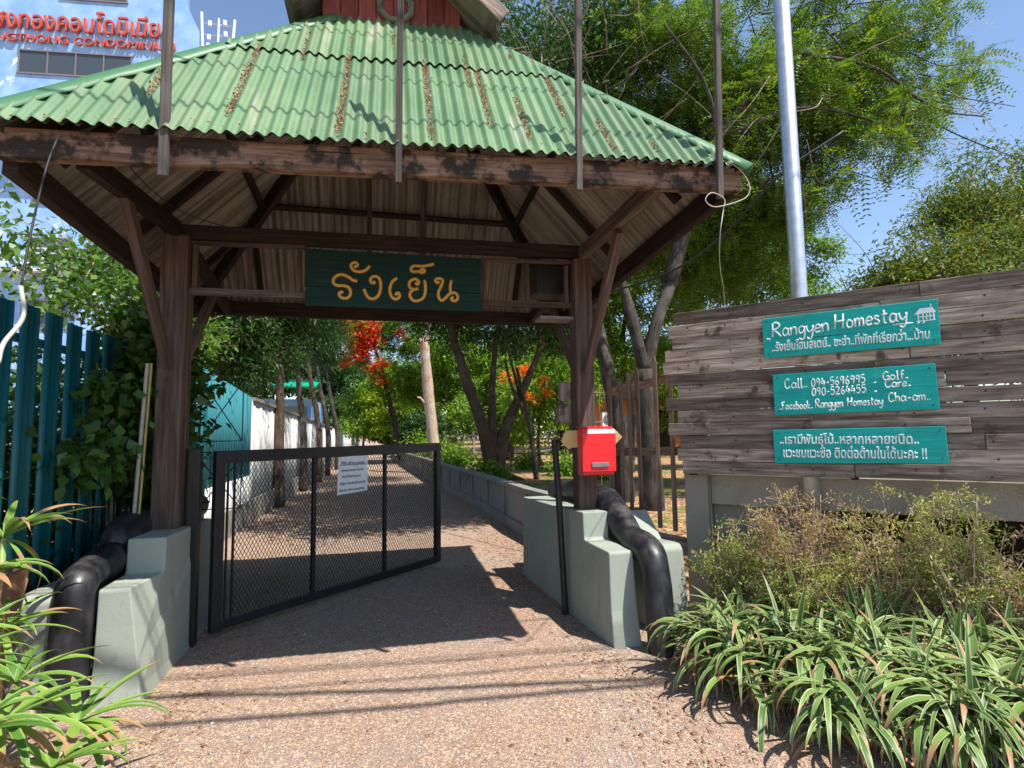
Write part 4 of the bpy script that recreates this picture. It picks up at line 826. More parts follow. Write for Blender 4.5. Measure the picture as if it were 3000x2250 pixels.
def trunk(name, mat, parent, limbs, n=12, twigs=None):
    m = MB()
    for pts, r0, r1 in limbs:
        P = smooth_pts(pts, 6); k = len(P); m.tube(P, [(r0 + (r1 - r0) * (i / (k - 1)) ** .8) for i in range(k)], n if r0 > .05 else 6, wob=.18 if r0 > .04 else 0)
    return m.build(name, mat, parent, smooth=True)
def branches(src, blobs, r0=.06, r1=.015):
    out = []
    for b in blobs:
        c = V(b[0]); a = V(src[min(range(len(src)), key=lambda i: (V(src[i]) - c).length)])
        mid = lerp(a, c, .5) + V((random.uniform(-.2, .2), random.uniform(-.2, .2), random.uniform(.0, .35)))
        out.append(([a, mid, c], r0 * random.uniform(.7, 1.2), r1))
    return out
def twigset(blobs, n, L, r):
    C, d = blob_points(blobs, n, .1); out = []
    for c, q in zip(C, d):
        c = V(c); q = (V(q) + V(RNG.normal(0, .6, 3))).normalized(); out.append(([c, c + q * L * .5 + V((0, 0, -.04 * L)), c + q * L + V(RNG.normal(0, .12 * L, 3))], r, r * .3))
    return out
def tree(name, label, cat, base, limbs, bark_, group=None, kids=()):
    t = thing(name, label, cat, base, group); trunk('trunk', bark_, t, limbs)
    for f in kids: f(t)
    return t
def LD(k): return max(1, int(k))

# big pinnate-leaved shade tree behind the plank wall
B1 = [((6.3, 9.6, 6.3), 1.0), ((7.3, 9.4, 5.9), .8), ((8.1, 9.0, 6.3), .8), ((5.2, 9.8, 6.0), .9), ((6.9, 9.9, 4.9), .8), ((7.9, 9.6, 5.1), .6), ((5.9, 9.8, 4.4), .6), ((2.6, 9, 8.6), 1.5), ((3.7, 9, 8.3), 1.5), ((4.7, 8.5, 8.2), 1.4), ((5.7, 8.0, 7.9), 1.4), ((6.9, 8, 8.3), 1.5), ((8.2, 8, 8.6), 1.5), ((9.2, 7.6, 8.4), 1.1), ((3.4, 9.4, 7.2), 1.0), ((4.8, 9.2, 6.9), 1.2), ((5.9, 8.9, 7.1), 1.2), ((7.0, 9, 6.5), 1.0), ((7.8, 8.3, 7.0), 1.0), ((8.7, 8.2, 7.6), .8), ((6.6, 9.6, 5.6), .9), ((5.6, 9.6, 5.0), .8), ((4.7, 9, 5.4), .7), ((10.4, 8.4, 7.9), .55), ((9.9, 8.2, 7.0), .4), ((7.6, 9, 5.7), .5)]
B1L = [b for b in B1 if b[0][0] < 4.3]; B1 = [b for b in B1 if b[0][0] >= 4.3]
t1f = [(3.87, 7.5, .2), (3.8, 7.5, 1.6), (3.79, 7.5, 2.5)]
limbs = [(t1f, .17, .13), ([(3.79, 7.5, 2.45), (3.62, 7.5, 3.2), (3.45, 7.55, 3.95), (3.3, 8, 5.3), (3.1, 8.6, 7)], .10, .05), ([(3.79, 7.5, 2.45), (4.0, 7.5, 3.2), (4.3, 7.5, 3.95), (4.75, 7.7, 5.3), (5.3, 8, 6.7), (6.3, 7.8, 7.7), (7.8, 7.8, 8.3)], .11, .05)]
src = [p for l in limbs[1:] for p in l[0][2:]]
limbs += branches(src, B1 + B1L, .055, .012) + twigset(B1, 320, 1.3, .011)
limbs += [([(4.25, 7.5, 3.85), (4.8, 7.6, 5.3), (5.4, 7.6, 6.5), (6.5, 7.6, 7.7), (8.0, 7.5, 8.4)], .13, .04), ([(5.1, 7.05, 6.1), (6.2, 6.8, 6.5), (7.3, 6.7, 6.4), (8.2, 6.6, 6.0)], .04, .012), ([(5.0, 7.1, 5.9), (4.6, 6.9, 6.8), (4.0, 6.9, 7.6)], .05, .015), ([(6.3, 6.8, 7.4), (7.4, 6.6, 7.2), (8.4, 6.5, 6.6), (9.3, 6.4, 6.5)], .035, .010)]
limbs += [([(7.6, 8, 8.2), (8.8, 7.7, 7.8), (9.9, 7.5, 7.0), (11.6, 7.5, 6.6)], .022, .008), ([(8.2, 7.6, 7.9), (9.8, 7.3, 7.5), (11.2, 7.2, 7.4)], .018, .006), ([(3.0, 8.4, 7.8), (2.6, 8.2, 7.0), (2.75, 8.2, 6.2), (2.7, 8.2, 5.6)], .015, .006), ([(3.6, 8.6, 7.5), (3.4, 8.3, 6.6), (3.7, 8.3, 6.0)], .012, .005)]
tree('shade_tree', 'large shade tree with feathery leaves and forked grey trunk behind the picket fence', 'tree', (3.87, 7.5, .42), limbs, BARK, None, [
    lambda t: fronds('crown', L_T1, t, clumps(B1, 12, .38, 3), LD(18500), .36, 8, .07, .024, .2, .6),
    lambda t: crown('shade_toned_leaves', L_DARK, t, clumps(B1L, 9, .4, 5), LD(1300), 9, .11, .038, .2, .3, .0), lambda t: trunk('bare_twigs', TWIG, t, twigset([((2.6, 8.4, 8.0), 1.2), ((3.6, 8.4, 7.4), 1.0), ((3.3, 8.3, 6.4), .8), ((6.3, 7.2, 6.8), .9), ((8.3, 6.8, 7.0), .8)], 110, 1.3, .010)),  # this side of the crown is coloured darker to show it shaded
    lambda t: fronds('outer_leaves', L_T1, t, [((5.6, 7.1, 6.6), .6), ((6.3, 7.0, 7.4), .6), ((5.1, 7.2, 5.6), .45), ((8.0, 6.5, 6.6), .5, .6), ((9.0, 6.4, 7.2), .45, .6), ((7.4, 6.6, 5.9), .5), ((7.0, 6.8, 7.2), .6), ((6.6, 6.9, 5.3), .4)], LD(520), .42, 9, .085, .027, .1, .9)])
B1b = [((2.2, 11, 9.2), 1.2, 1.5), ((2.9, 11, 7.4), 1.0, 1.6), ((3.6, 11.5, 9.8), 1.4, 1.2), ((3.5, 11.5, 6.6), .9), ((4.6, 11.5, 8.2), 1.3), ((4.3, 11.5, 5.2), .8)]
l2 = [([(3.85, 8.5, .2), (3.84, 8.5, 1.0), (3.68, 8.5, 2.2), (3.53, 8.5, 3.0), (3.35, 9, 4.6), (3.1, 10.2, 6.8), (3.0, 11, 8.6)], .17, .07)]
B1b += [((1.0, 7.5, 5.4), .7, .7), ((2.2, 7.6, 5.6), .75, .7), ((3.2, 7.8, 5.6), .75, .7), ((.2, 8.4, 5.6), .8, .7), ((1.6, 9.2, 5.9), 1.0, .7), ((3.3, 9.6, 6), 1.0), ((.4, 10.2, 6), 1.0, .7), ((2.2, 10.4, 6.3), 1.0)]  # unseen foliage behind the pavilion roof, added to shade the path
l2 += branches(l2[0][0][4:], B1b, .05, .012) + twigset(B1b, 200, 1.6, .012) + [([(2.4 + .35 * i, 10.6, 9.5 + .2 * (i % 3)), (2.45 + .36 * i, 10.5, 8.2), (2.35 + .38 * i, 10.4, 6.8 - .3 * (i % 2))], .022, .008) for i in range(6)]
tree('leaning_tree', 'dark leaning tree with hanging twigs between pavilion roof and shade tree', 'tree', (3.85, 8.5, .42), l2, BARK, None, [
    lambda t: crown('crown', L_DARK, t, B1b, LD(5600), 9, .14, .045, .26, .5, .2),
    lambda t: fronds('feathery_leaves', L_T1, t, clumps(B1b, 8, .42, 8), LD(1500), .34, 8, .068, .022, .4, .6),
    lambda t: crown('blossoms', L_FLAME, t, [((2.15, 9.6, 7.75), .2), ((2.3, 10, 7.95), .15), ((5.05, 9.2, 7.1), .12)], 26, 10, .10, .05, .06, 0, 0)])
for bl, base, lab, nfl in (
    ([((8.9, 13, 7.3), 1.2), ((10.4, 13, 6.9), 1.1), ((11.6, 13.3, 6.6), 1.0), ((9.8, 13.5, 5.9), 1.2), ((8.4, 13, 6.0), 1.0), ((11.4, 13.4, 5.4), 1.1), ((9.2, 13, 8.5), 1.2), ((10.8, 13.4, 8.0), .9), ((8.0, 13, 7.6), 1.1)], (9.5, 13.2, .42), 'bright green loose tree showing above the middle of the plank wall', 3600),
    ([((6.9, 14, 6.8), 1.3), ((7.4, 14, 5.3), 1.2), ((6.0, 14, 5.4), 1.1), ((5.4, 14.5, 4.2), 1.0), ((7.0, 14.5, 3.7), 1.2)], (6.6, 14.2, .42), 'bright green tree behind the forked grey trunk', 2400)):
    b0 = V(base); lm = [([b0 - V((0, 0, .3)), b0 + V((.1, 0, 1.8)), b0 + V((-.1, 0, 3.4)), b0 + V((.1, 0, 4.8))], .13, .05)]; lm += branches(lm[0][0][2:], bl, .04, .01) + twigset(bl, 60, 1.0, .012)
    tree('broadleaf_tree', lab, 'tree', base, lm, BARK, 'trees behind the plank wall', [lambda t, bl=bl, nfl=nfl: crown('crown', L_LIGHT, t, clumps(bl, 12, .42, nfl), LD(nfl * 1.15), 10, .12, .048, .16, .3, .2)])
BH = [((11.0, 9, 5.0), 1.0), ((12.5, 9, 6.1), 1.2), ((14.2, 9.4, 7.0), 1.3), ((15.3, 9.4, 6.6), 1.5), ((10.4, 9, 4.3), .8), ((11.4, 8.6, 4.7), .9), ((13, 9, 4.6), 1.4), ((9.3, 9, 3.6), .8), ((12, 9, 3.2), 1.6), ((14.5, 9, 4.6), 1.6)]
lm = [([(12.3, 9.3, 0), (12.4, 9.3, 2.4), (12.6, 9.2, 4.6)], .2, .08)]; lm += branches(lm[0][0][1:], BH, .05, .012) + twigset(BH, 150, 1.2, .010)
tree('bushy_tree', 'dense rounded bushy tree of mixed green and rusty leaves beyond the plank wall', 'tree', (12.3, 9.3, .42), lm, BARK_DARK, None, [
    lambda t: crown('crown', L_HILL, t, clumps(BH, 14, .38, 4), LD(6200), 10, .13, .035, .22, .15, .6)])

# trees in the garden beside and beyond the path
B3 = [((1.6, 13.6, 5.6), 1.0), ((2.6, 14, 6.0), 1.3), ((3.8, 14, 5.4), 1.2), ((1.9, 14, 4.3), .7), ((3.1, 14.4, 4.3), .7), ((4.5, 14, 4.4), .8), ((1.2, 14.5, 4.8), .8), ((2.6, 13.2, 7.2), 1.5), ((1.0, 11.8, 7.1), 1.2), ((2.4, 10.8, 7.0), 1.2), ((3.4, 9.6, 6.4), 1.0), ((.6, 15, 7.5), 1.4), ((2.0, 16.8, 7.6), 1.5), ((3.0, 8.1, 6.2), .8), ((.4, 18.5, 7.6), 1.4)]  # the high blobs are hidden by the roof, added to cast shade on the path
l3 = [([(2.66, 13.5, .3), (2.5, 13.5, 1.1), (2.3, 13.5, 1.9), (1.95, 13.5, 2.9), (1.6, 13.6, 4.2), (1.5, 13.8, 5.6)], .22, .08), ([(2.6, 13.5, .6), (2.62, 13.5, 1.6), (2.62, 13.6, 2.6), (2.8, 13.8, 4.2)], .15, .06), ([(2.7, 13.5, .5), (2.85, 13.45, 1.4), (3.1, 13.4, 2.1), (3.5, 13.4, 2.9), (4.0, 13.6, 3.9)], .2, .07), ([(2.6, 13.4, .7), (2.9, 13.2, .5), (3.25, 13.0, .38)], .17, .08), ([(3.3, 13.4, 2.5), (3.1, 13.4, 3.3), (2.9, 13.5, 4.2)], .05, .02), ([(3.62, 13.1, .3), (3.5, 13.1, 1.5), (3.35, 13.2, 2.4), (3.2, 13.3, 3.2)], .07, .04), ([(3.45, 13.1, 1.8), (3.05, 13.2, 2.7), (2.9, 13.3, 3.4)], .045, .03)]
l3 += branches([p for q in l3[:3] for p in q[0][-2:]], B3, .05, .012) + twigset(B3, 110, 1.0, .010)
tree('multi_trunk_tree', 'dark tree with several trunks spreading from one base behind the low wall', 'tree', (2.66, 13.5, .42), l3, BARK_DARK, None, [
    lambda t: crown('crown', L_DARK, t, B3, LD(5200), 10, .14, .045, .28, .5, .2), lambda t: fronds('feathery_leaves', L_T1, t, B3, LD(2600), .36, 7, .07, .02, .4, .7)])
t = thing('bare_trunk', 'pale bare dead tree trunk with broken top beyond the gate', 'tree trunk', (1.9, 22, .42))
trunk('trunk', BARK_PALE, t, [([(1.95, 22, .1), (1.82, 22, 1.5), (1.66, 22, 3.1), (1.52, 22, 4.7), (1.47, 22, 5.3)], .24, .19), ([(1.47, 22, 5.1), (1.62, 22, 5.6), (1.66, 22, 6.6)], .15, .12), ([(1.47, 22, 5.1), (1.28, 22, 5.35)], .12, .07), ([(1.6, 22, 2.6), (1.35, 21.9, 2.95), (1.2, 21.9, 3.0)], .06, .03)], 14)
BF = [((1.2, 30, 5.2), 1.0, .7), ((1.6, 30.5, 4.0), .8), ((.7, 30, 3.8), .7), ((2.6, 30.5, 6), 1.2), ((-1.7, 30, 7.2), 1.2, .6), ((-.6, 30.3, 7.4), 1.3, .6), ((.6, 30.5, 6.4), 1.1, .6), ((-1.2, 30, 5.9), .8, .6), ((.2, 30, 5.2), .9, .6), ((-3.0, 31, 8.2), 1.5, .5), ((1.6, 30, 7.6), 1.5, .6)]
lm = [([(.7, 30.5, .2), (.5, 30.5, 2), (.0, 30.4, 4), (-.6, 30.3, 6.2)], .2, .08)]; lm += branches(lm[0][0][2:], BF, .06, .02)
tree('flame_tree', 'flame tree with masses of red blossom over the far end of the path', 'tree', (.7, 30.5, 0), lm, BARK_DARK, None, [
    lambda t: fronds('crown', L_LIGHT, t, clumps(BF, 7, .5, 2), LD(4200), .5, 6, .15, .055, .3, .6),
    lambda t: crown('blossoms', L_FLAME, t, [((-1.75, 29.2, 7.1), .8, .8), ((-1.2, 29.2, 6.5), .65), ((-1.45, 29.2, 5.9), .5), ((-.9, 29.2, 7.2), .5), ((-2.15, 29.4, 5.5), .32), ((-.3, 29.3, 5.2), .3), ((-.25, 29.3, 4.4), .25), ((-1.3, 29.4, 7.7), .45), ((-3, 30, 7.6), .3), ((.9, 29.4, 6.9), .22), ((-.6, 29.4, 4.9), .2)], LD(560), 12, .16, .10, .2, 0, .1)])
BO = [((4.4, 18, 2.7), .9), ((5.3, 18, 3.1), 1.0), ((5.9, 18.3, 2.4), .9), ((4.9, 18, 1.8), .8), ((6.6, 18, 3.4), 1.0), ((5.6, 18, 4.0), .8)]
lm = [([(5.2, 18.2, .2), (5.1, 18.2, 1.2), (5.2, 18.2, 2.4)], .08, .04)]; lm += branches(lm[0][0], BO, .03, .01)
tree('flowering_bush', 'broad-leaved bush with orange blossom left of the timber post', 'bush', (5.2, 18.2, .42), lm, BARK_DARK, None, [
    lambda t: crown('crown', L_LIGHT, t, BO, LD(900), 9, .17, .075, .2, .4, .5, lo=.25), lambda t: crown('blossoms', L_ORANGE, t, [((3.75, 17.2, 3.35), .22), ((4.1, 17.1, 3.25), .2), ((4.35, 17.2, 3.55), .2), ((4.4, 17.1, 2.75), .2), ((4.75, 17.1, 2.55), .16), ((5.0, 17.0, 3.3), .18), ((5.1, 17.1, 2.9), .18), ((4.5, 17, 3.6), .16)], 80, 9, .10, .05, .07, 0, .1)])
BY = [((-1.0, 30, 3.6), .7), ((-.75, 29.6, 2.6), .55), ((-1.55, 30.5, 3.2), .8), ((-.6, 29.8, 1.9), .5), ((-1.5, 30, 2.0), .8)]
lm = [([(-1.2, 30, -.1), (-1.15, 30, 1.4), (-1.1, 30, 2.6)], .08, .04)]; lm += branches(lm[0][0], BY, .03, .01)
tree('golden_shrub', 'shrub turning bright yellow-green where the path ends', 'shrub', (-1.2, 30, 0), lm, BARK, None, [
    lambda t: crown('crown', L_LIGHT, t, BY, LD(700), 9, .17, .06, .18, .4, .3), lambda t: crown('golden_leaves', L_YG, t, [((-.75, 29.4, 3.5), .42), ((-.5, 29.2, 2.6), .42), ((-.4, 29.3, 1.9), .3)], LD(160), 9, .17, .07, .13, .3, .2)])
# trees over the white wall
BLc = [((-3.4, 10.6, 3.6), .7), ((-3.2, 11.5, 4.2), .9), ((-3.0, 12.5, 3.6), .7), ((-3.0, 13.5, 4.2), .9), ((-2.9, 12, 3.0), .55), ((-3.5, 10.2, 4.6), .9), ((-3.1, 14.5, 3.3), .6), ((-3.5, 9.6, 3.2), .5), ((-2.9, 15.5, 3.7), .7)]
lm = [([(-3.3, 12, -.1), (-3.35, 12, 1.6), (-3.2, 12, 3.2), (-3.2, 12, 4.2)], .1, .04)]; lm += branches(lm[0][0][2:], BLc, .04, .01) + twigset(BLc, 90, .8, .009)
tree('overhanging_tree', 'dense dark tree leaning over the teal sheet fence and white wall', 'tree', (-3.3, 12, 0), lm, BARK_DARK, None, [
    lambda t: crown('crown', L_DARK, t, BLc, LD(3400), 9, .12, .042, .2, .35, .3, lo=0, hi=1)])
for i, (x, yy, tx, hgt, lab) in enumerate(((-2.32, 13.2, -2.36, 4.0, 'slim dark trunked tree at the white wall, closest to the gate'), (-2.28, 16.6, -2.55, 4.3, 'slim grey trunked tree at the white wall, next beyond the dark trunk'), (-2.2, 19.5, -2.72, 5.0, 'slim curved tree at the white wall under the green awning'), (-2.2, 22.5, -2.75, 4.9, 'slim pale leaning tree at the white wall, before the path bends'), (-2.15, 26, -2.7, 4.8, 'slim tree nearest the golden shrub along the white wall'))):
    bl = [((tx - .25, yy, hgt + .3), .8), ((tx + .35, yy + .2, hgt + .8), .8), ((tx, yy - .3, hgt + 1.3), .9)]
    lm = [([(x, yy, -.1), (x - .01, yy, hgt * .35), (lerp((x, 0, 0), (tx, 0, 0), .6).x, yy, hgt * .7), (tx, yy, hgt + .2)], .145 if i == 0 else .115, .06)]; lm += branches([lm[0][0][-1]], bl, .03, .01)
    tree('slim_tree', lab, 'tree', (x, yy, 0), lm, BARK_DARK if i in (0, 2) else BARK, 'slim trees along the white wall', [lambda t, bl=bl: crown('crown', L_DARK, t, bl, LD(420), 9, .20, .045, .2, .5, .2)])
# distant belt of trees closing the view
for i, (x, yy, r, h, mt, lab) in enumerate(((-9, 48, 4, 9, L_DARK, 'large dark tree far behind the white wall'), (-3.5, 52, 3.6, 9, L_DARK, 'tall dark tree beyond the end of the path'), (2.2, 46, 3.4, 8, L_LIGHT, 'lighter tree beyond the far slatted fence, near the path end'), (3.2, 29, 2.6, 7, L_LIGHT, 'leafy tree between the bare trunk and flame tree'), (6.2, 33, 3.8, 9, L_DARK, 'mid green tree beyond the multi-trunk tree'), (8.6, 27, 2.6, 6.2, L_DARK, 'dark tree beside the orange house'), (13, 33, 4, 9, L_LIGHT, 'broad tree behind the orange house'), (19, 30, 4.4, 9, L_DARK, 'broad dark tree far beyond the plank wall'), (14.5, 22, 2.6, 6.5, L_LIGHT, 'light green tree in the garden behind the plank wall'), (5.0, 22.5, 1.7, 5.2, L_LIGHT, 'young leafy tree just right of the bare trunk'), (.2, 50, 2.0, 3.6, L_LIGHT, 'rounded bush closing the end of the gravel path'), (-3.6, 42, 1.8, 4.2, L_DARK, 'dark bush at the end of the white wall'), (3.2, 42, 1.8, 3.2, L_DARK, 'low dark bush where the low wall ends'), (26, 24, 4.5, 9, L_LIGHT, 'wide tree at the far garden edge'), (-16, 60, 5, 11, L_DARK, 'distant dark tree below the blue condominium'))):
    rs = random.Random(i); bl = [((x + rs.uniform(-.75, .75) * r, yy + rs.uniform(-.6, .6) * r, h * rs.uniform(.32, .95)), r * rs.uniform(.38, .6)) for _ in range(11)]
    lm = [([(x, yy, -.1), (x + .1, yy, h * .3), (x - .1, yy, h * .65)], .22, .08)]; lm += branches(lm[0][0][1:], bl, .07, .02); s_ = yy / 30
    tree('garden_tree', lab, 'tree', (x, yy, 0), lm, BARK_DARK, 'trees closing the garden view', [lambda t, bl=bl, mt=mt, s_=s_: crown('crown', mt, t, clumps(bl, 7, .5, int(s_ * 100)), LD(1900), 9, .22 * s_, .095 * s_, .2 * s_, .4, .3)])
# low planting on the garden soil
for i, (x, yy, r) in enumerate(((2.35, 13.0, .35), (1.9, 17, .5), (2.4, 21, .7), (4.2, 16.6, .4), (4.6, 13.8, .45), (5.2, 12.6, .4), (2.2, 24.5, .8), (6.2, 15, .5), (1.6, 27, .9))):
    bl = [((x, yy, .42 + r * .55), r, .7), ((x + r * .6, yy + .1, .42 + r * .4), r * .7, .7)]
    t = thing('garden_plant', ('low leafy plant at the foot of the multi-trunk tree', 'low leafy plant on the low wall edge before the bare trunk', 'bushy green plant at the foot of the bare trunk', 'small plant in front of the orange blossom bush', 'small grassy plant right of the multi-trunk tree', 'small plant behind the latch post', 'rounded bush beyond the bare trunk', 'low plant behind the red mailbox', 'rounded bush at the bend of the path')[i], 'plant', (x, yy, .42), 'low plants in the garden')
    crown('leaves', L_LIGHT, t, bl, 70, 9, .12 + r * .08, .05 + r * .03, r * .35, .1, .1)

# climbing shrub on the teal fence
BS = [((-2.53, 5.3, 2.95), .35), ((-2.63, 5.7, 3.2), .4), ((-2.58, 6.1, 3.0), .4), ((-2.38, 6.5, 2.85), .4), ((-2.53, 5.0, 2.75), .3), ((-2.38, 7.0, 2.75), .4), ((-3.0, 5.0, 3.25), .35), ((-2.73, 6.3, 3.3), .35)]
BSd = [((-2.06, 5.3, 2.2), .22), ((-2.04, 5.7, 2.1), .3), ((-2.04, 5.5, 1.75), .28), ((-2.05, 5.2, 1.5), .22), ((-2.04, 5.5, 1.25), .26), ((-2.1, 5.5, 2.5), .26), ((-2.03, 4.75, 1.9), .14), ((-2.05, 4.5, 1.45), .13)]
lm = [([(-2.3, 5.4, -.05), (-2.28, 5.4, .8), (-2.3, 5.45, 1.6), (-2.45, 5.6, 2.5), (-2.7, 5.7, 3.0)], .03, .012), ([(-2.25, 5.2, -.05), (-2.2, 5.2, .9), (-2.22, 5.15, 1.8)], .022, .008)]
lm += branches([(-2.3, 5.45, 1.6), (-2.45, 5.6, 2.5), (-2.7, 5.7, 3.0)], BS, .012, .004) + branches([(-2.2, 5.2, .9), (-2.22, 5.15, 1.8), (-2.3, 5.45, 1.6)], BSd, .012, .004) + twigset(BS, 60, .5, .004)
tree('climbing_shrub', 'round-leaved climbing shrub covering the teal slat fence beside the post', 'shrub', (-2.3, 5.4, 0), lm, TWIG, None, [
    lambda t: crown('sun_toned_crown', L_ROUND, t, BS, LD(560), 6, .072, .048, .13, .2, .1, lo=.35), lambda t: crown('crown', L_ROUND, t, BSd, LD(900), 7, .10, .072, .12, .3, .1, hi=.8)])  # upper leaves toned lighter as sunlit, those on the fence darker as shaded
BG = [((-2.75, 3.6, 1.2), .45, 1.5), ((-2.8, 4.3, 1.4), .5, 1.5), ((-2.8, 5.0, 1.5), .5, 1.6), ((-2.8, 5.8, 1.5), .5, 1.6), ((-2.8, 6.6, 1.6), .5, 1.6), ((-2.8, 7.3, 1.6), .5, 1.6), ((-2.8, 4.0, .5), .5), ((-2.8, 5.4, .5), .5), ((-2.8, 6.6, .5), .5)]
tree('hedge_shrub', 'dense green hedge growing behind the teal metal slats', 'shrub', (-2.8, 5.4, 0), [([(-2.8, 5.4, -.05), (-2.8, 5.4, .8), (-2.75, 5.4, 1.6)], .04, .015)] + branches([(-2.8, 5.4, .8), (-2.75, 5.4, 1.6)], BG, .012, .005), TWIG, None, [
    lambda t: crown('crown', L_DARK, t, BG, LD(1900), 8, .09, .055, .13, .2, .1)])
BT = [((-2.9, 8.6, 3.3), .5), ((-3.0, 9.4, 3.1), .45), ((-2.9, 7.8, 3.15), .5), ((-3.2, 8.2, 3.9), .5)]
tree('hedge_shrub', 'pale flowering shrub rising behind the teal fence next to the post', 'shrub', (-3.0, 8.4, 0), [([(-3, 8.4, -.05), (-3, 8.4, 1.8), (-3, 8.4, 3.2)], .04, .015)] + branches([(-3, 8.4, 2.6)], BT, .015, .005) + twigset(BT, 40, .6, .005), TWIG, None, [
    lambda t: crown('crown', L_LIGHT, t, BT, LD(420), 8, .08, .04, .14, .2, .1), lambda t: crown('blossoms', L_ORANGE, t, BT[:2], 12, 6, .05, .03, .05, 0, .3)])

# ---------------------------------------------------------------- strap-leaved plants
def strap(vs, uv, fs, rr, base, az, L, W, el, bend, fold=.22, n=9, taper0=.35, twist=0.0, r=0.5):
    p = V(base); a = el; s0 = len(vs); side = V((-math.sin(az), math.cos(az), 0)); h = V((math.cos(az), math.sin(az), 0))
    for i in range(n + 1):
        t = i / n; w = W * min(1, taper0 + t * 3.0) * (1 - max(0, (t - .45) / .55) ** 1.7) + .0006
        up_ = h * -math.sin(a) + V((0, 0, math.cos(a))); sd = side * math.cos(twist * t) + up_ * math.sin(twist * t)
        for k, q in ((0, -.5), (1, 0), (2, .5)):
            vs.append(p + sd * (w * q) + up_ * (abs(q) * 2 * w * fold)); rr.append(r)
        if i < n:
            for k in (0, 1):
                b = s0 + i * 3 + k; fs.append((b, b + 1, b + 4, b + 3)); t2 = (i + 1) / n; uv += [(k * .5, t), (k * .5 + .5, t), (k * .5 + .5, t2), (k * .5, t2)]
            p = p + (h * math.cos(a) + V((0, 0, math.sin(a)))) * (L / n); a -= bend / n * (0.5 + t)
def strap_plant(name, label, cat, base, mat, leaves, group=None, extra=None):
    t = thing(name, label, cat, base, group); vs, uv, fs, rr = [], [], [], []
    for l in leaves: strap(vs, uv, fs, rr, **l)
    ob = npmesh('leaves', [tuple(p) for p in vs], np.array(fs), mat, t, rr, True, np.array(uv))
    if extra: extra(t)
    return t
rs = random.Random(11)
CL = [(2.14, 3.40, .28), (2.2, 3.2, .36), (2.42, 3.52, .34), (2.5, 3.05, .40), (2.38, 2.72, .36), (2.72, 3.28, .42), (2.85, 2.85, .44), (2.62, 2.5, .4), (3.08, 3.0, .46), (3.15, 2.55, .46), (2.95, 2.28, .42), (3.4, 2.7, .44), (3.45, 2.3, .46), (2.72, 2.12, .36), (3.3, 2.05, .42), (2.24, 2.45, .26), (3.7, 2.45, .44), (2.12, 3.0, .3), (2.58, 2.78, .38), (2.3, 2.95, .34), (2.85, 2.55, .4), (3.05, 2.1, .4), (2.65, 2.3, .34)]
CLL = ['variegated strap-leaved clump nearest the stepped pier', 'small striped clump at the gravel edge near the pier', 'striped clump between the pier and the dry shrubs', 'striped clump with arching leaves in the middle front row', 'striped clump drooping over the gravel edge', 'full striped clump in front of the steel pole', 'wide striped clump in the bed centre', 'striped clump hanging low over the gravel', 'tall upright striped clump before the dry shrubs', 'dense striped clump behind the front row', 'striped clump at the bed front with drooping blades', 'striped clump under the reddest dry shrub', 'large striped clump toward the frame corner', 'striped clump lowest at the gravel edge', 'striped clump filling the frame corner', 'small outlying striped clump on the gravel', 'striped clump by the shaded wall foot', 'low striped clump at the gravel edge, second from the pier', 'striped clump in the thick of the front rows', 'striped clump behind the second clump from the pier', 'striped clump right of the front row middle', 'striped clump at the bottom edge, before the corner clump', 'striped clump hanging over the lowest gravel edge']
for i, (x, yy, h) in enumerate(CL):
    lv = []
    for k in range(84):
        az = rs.uniform(0, 6.283); up_ = rs.random() < (.16 if h > .42 else .06); el = rs.uniform(1.15, 1.5) if up_ else rs.uniform(.35, 1.05); L_ = rs.uniform(.42, .70) * (.62 + h * .7)
        lv.append(dict(base=(x + rs.gauss(0, .06), yy + rs.gauss(0, .06), rs.uniform(.06, .16 + h * .3)), az=az, L=L_ * (.85 if up_ else 1), W=rs.uniform(.016, .046), el=el, bend=rs.uniform(.2, 1.0) if up_ else rs.uniform(1.9, 3.1), fold=rs.uniform(.02, .22), twist=rs.uniform(-.6, .6), r=rs.random() if up_ or rs.random() > .14 else rs.uniform(1.05, 1.6)))
    for k in range(10): lv.append(dict(base=(x + rs.gauss(0, .1), yy + rs.gauss(0, .1), .12), az=rs.uniform(0, 6.28), L=rs.uniform(.3, .5), W=.024, el=rs.uniform(.0, .5), bend=rs.uniform(1.6, 2.6), fold=.3, r=rs.uniform(1.4, 2.6)))
    strap_plant('striped_plant', CLL[i], 'plant', (x, yy, 0), STRAP_VAR, lv, 'variegated plants along the gravel edge')
# palm-like plants in the corner by the pot
def fan(c, az, n, L, W, el, sp=2.2):
    return [dict(base=c, az=az + sp * (k / (n - 1) - .5) + rs.gauss(0, .08), L=L * rs.uniform(.75, 1.1), W=.95 * W * rs.uniform(.8, 1.15), el=el + rs.gauss(0, .15), bend=rs.uniform(.6, 1.9), fold=.25, n=8, taper0=.25, twist=rs.uniform(-.4, .4), r=rs.random() * .95 if rs.random() > .12 else rs.uniform(1.3, 2.5)) for k in range(n)]
FP = [((-1.95, 3.45, 1.08), .2, 9, .42), ((-1.98, 3.3, .92), -.2, 8, .40), ((-2.0, 3.05, .66), .0, 7, .40), ((-1.30, 2.86, .36), -.1, 11, .38), ((-1.72, 2.7, .66), 0, 8, .40), ((-1.50, 2.72, .46), .2, 9, .40), ((-1.5, 2.48, .5), -.3, 9, .38), ((-1.28, 2.62, .30), .2, 8, .34), ((-1.7, 3.15, .45), .6, 7, .36), ((-1.38, 2.3, .28), .1, 8, .34), ((-1.9, 3.4, .62), .5, 6, .34)]
lvA, lvB = [], []
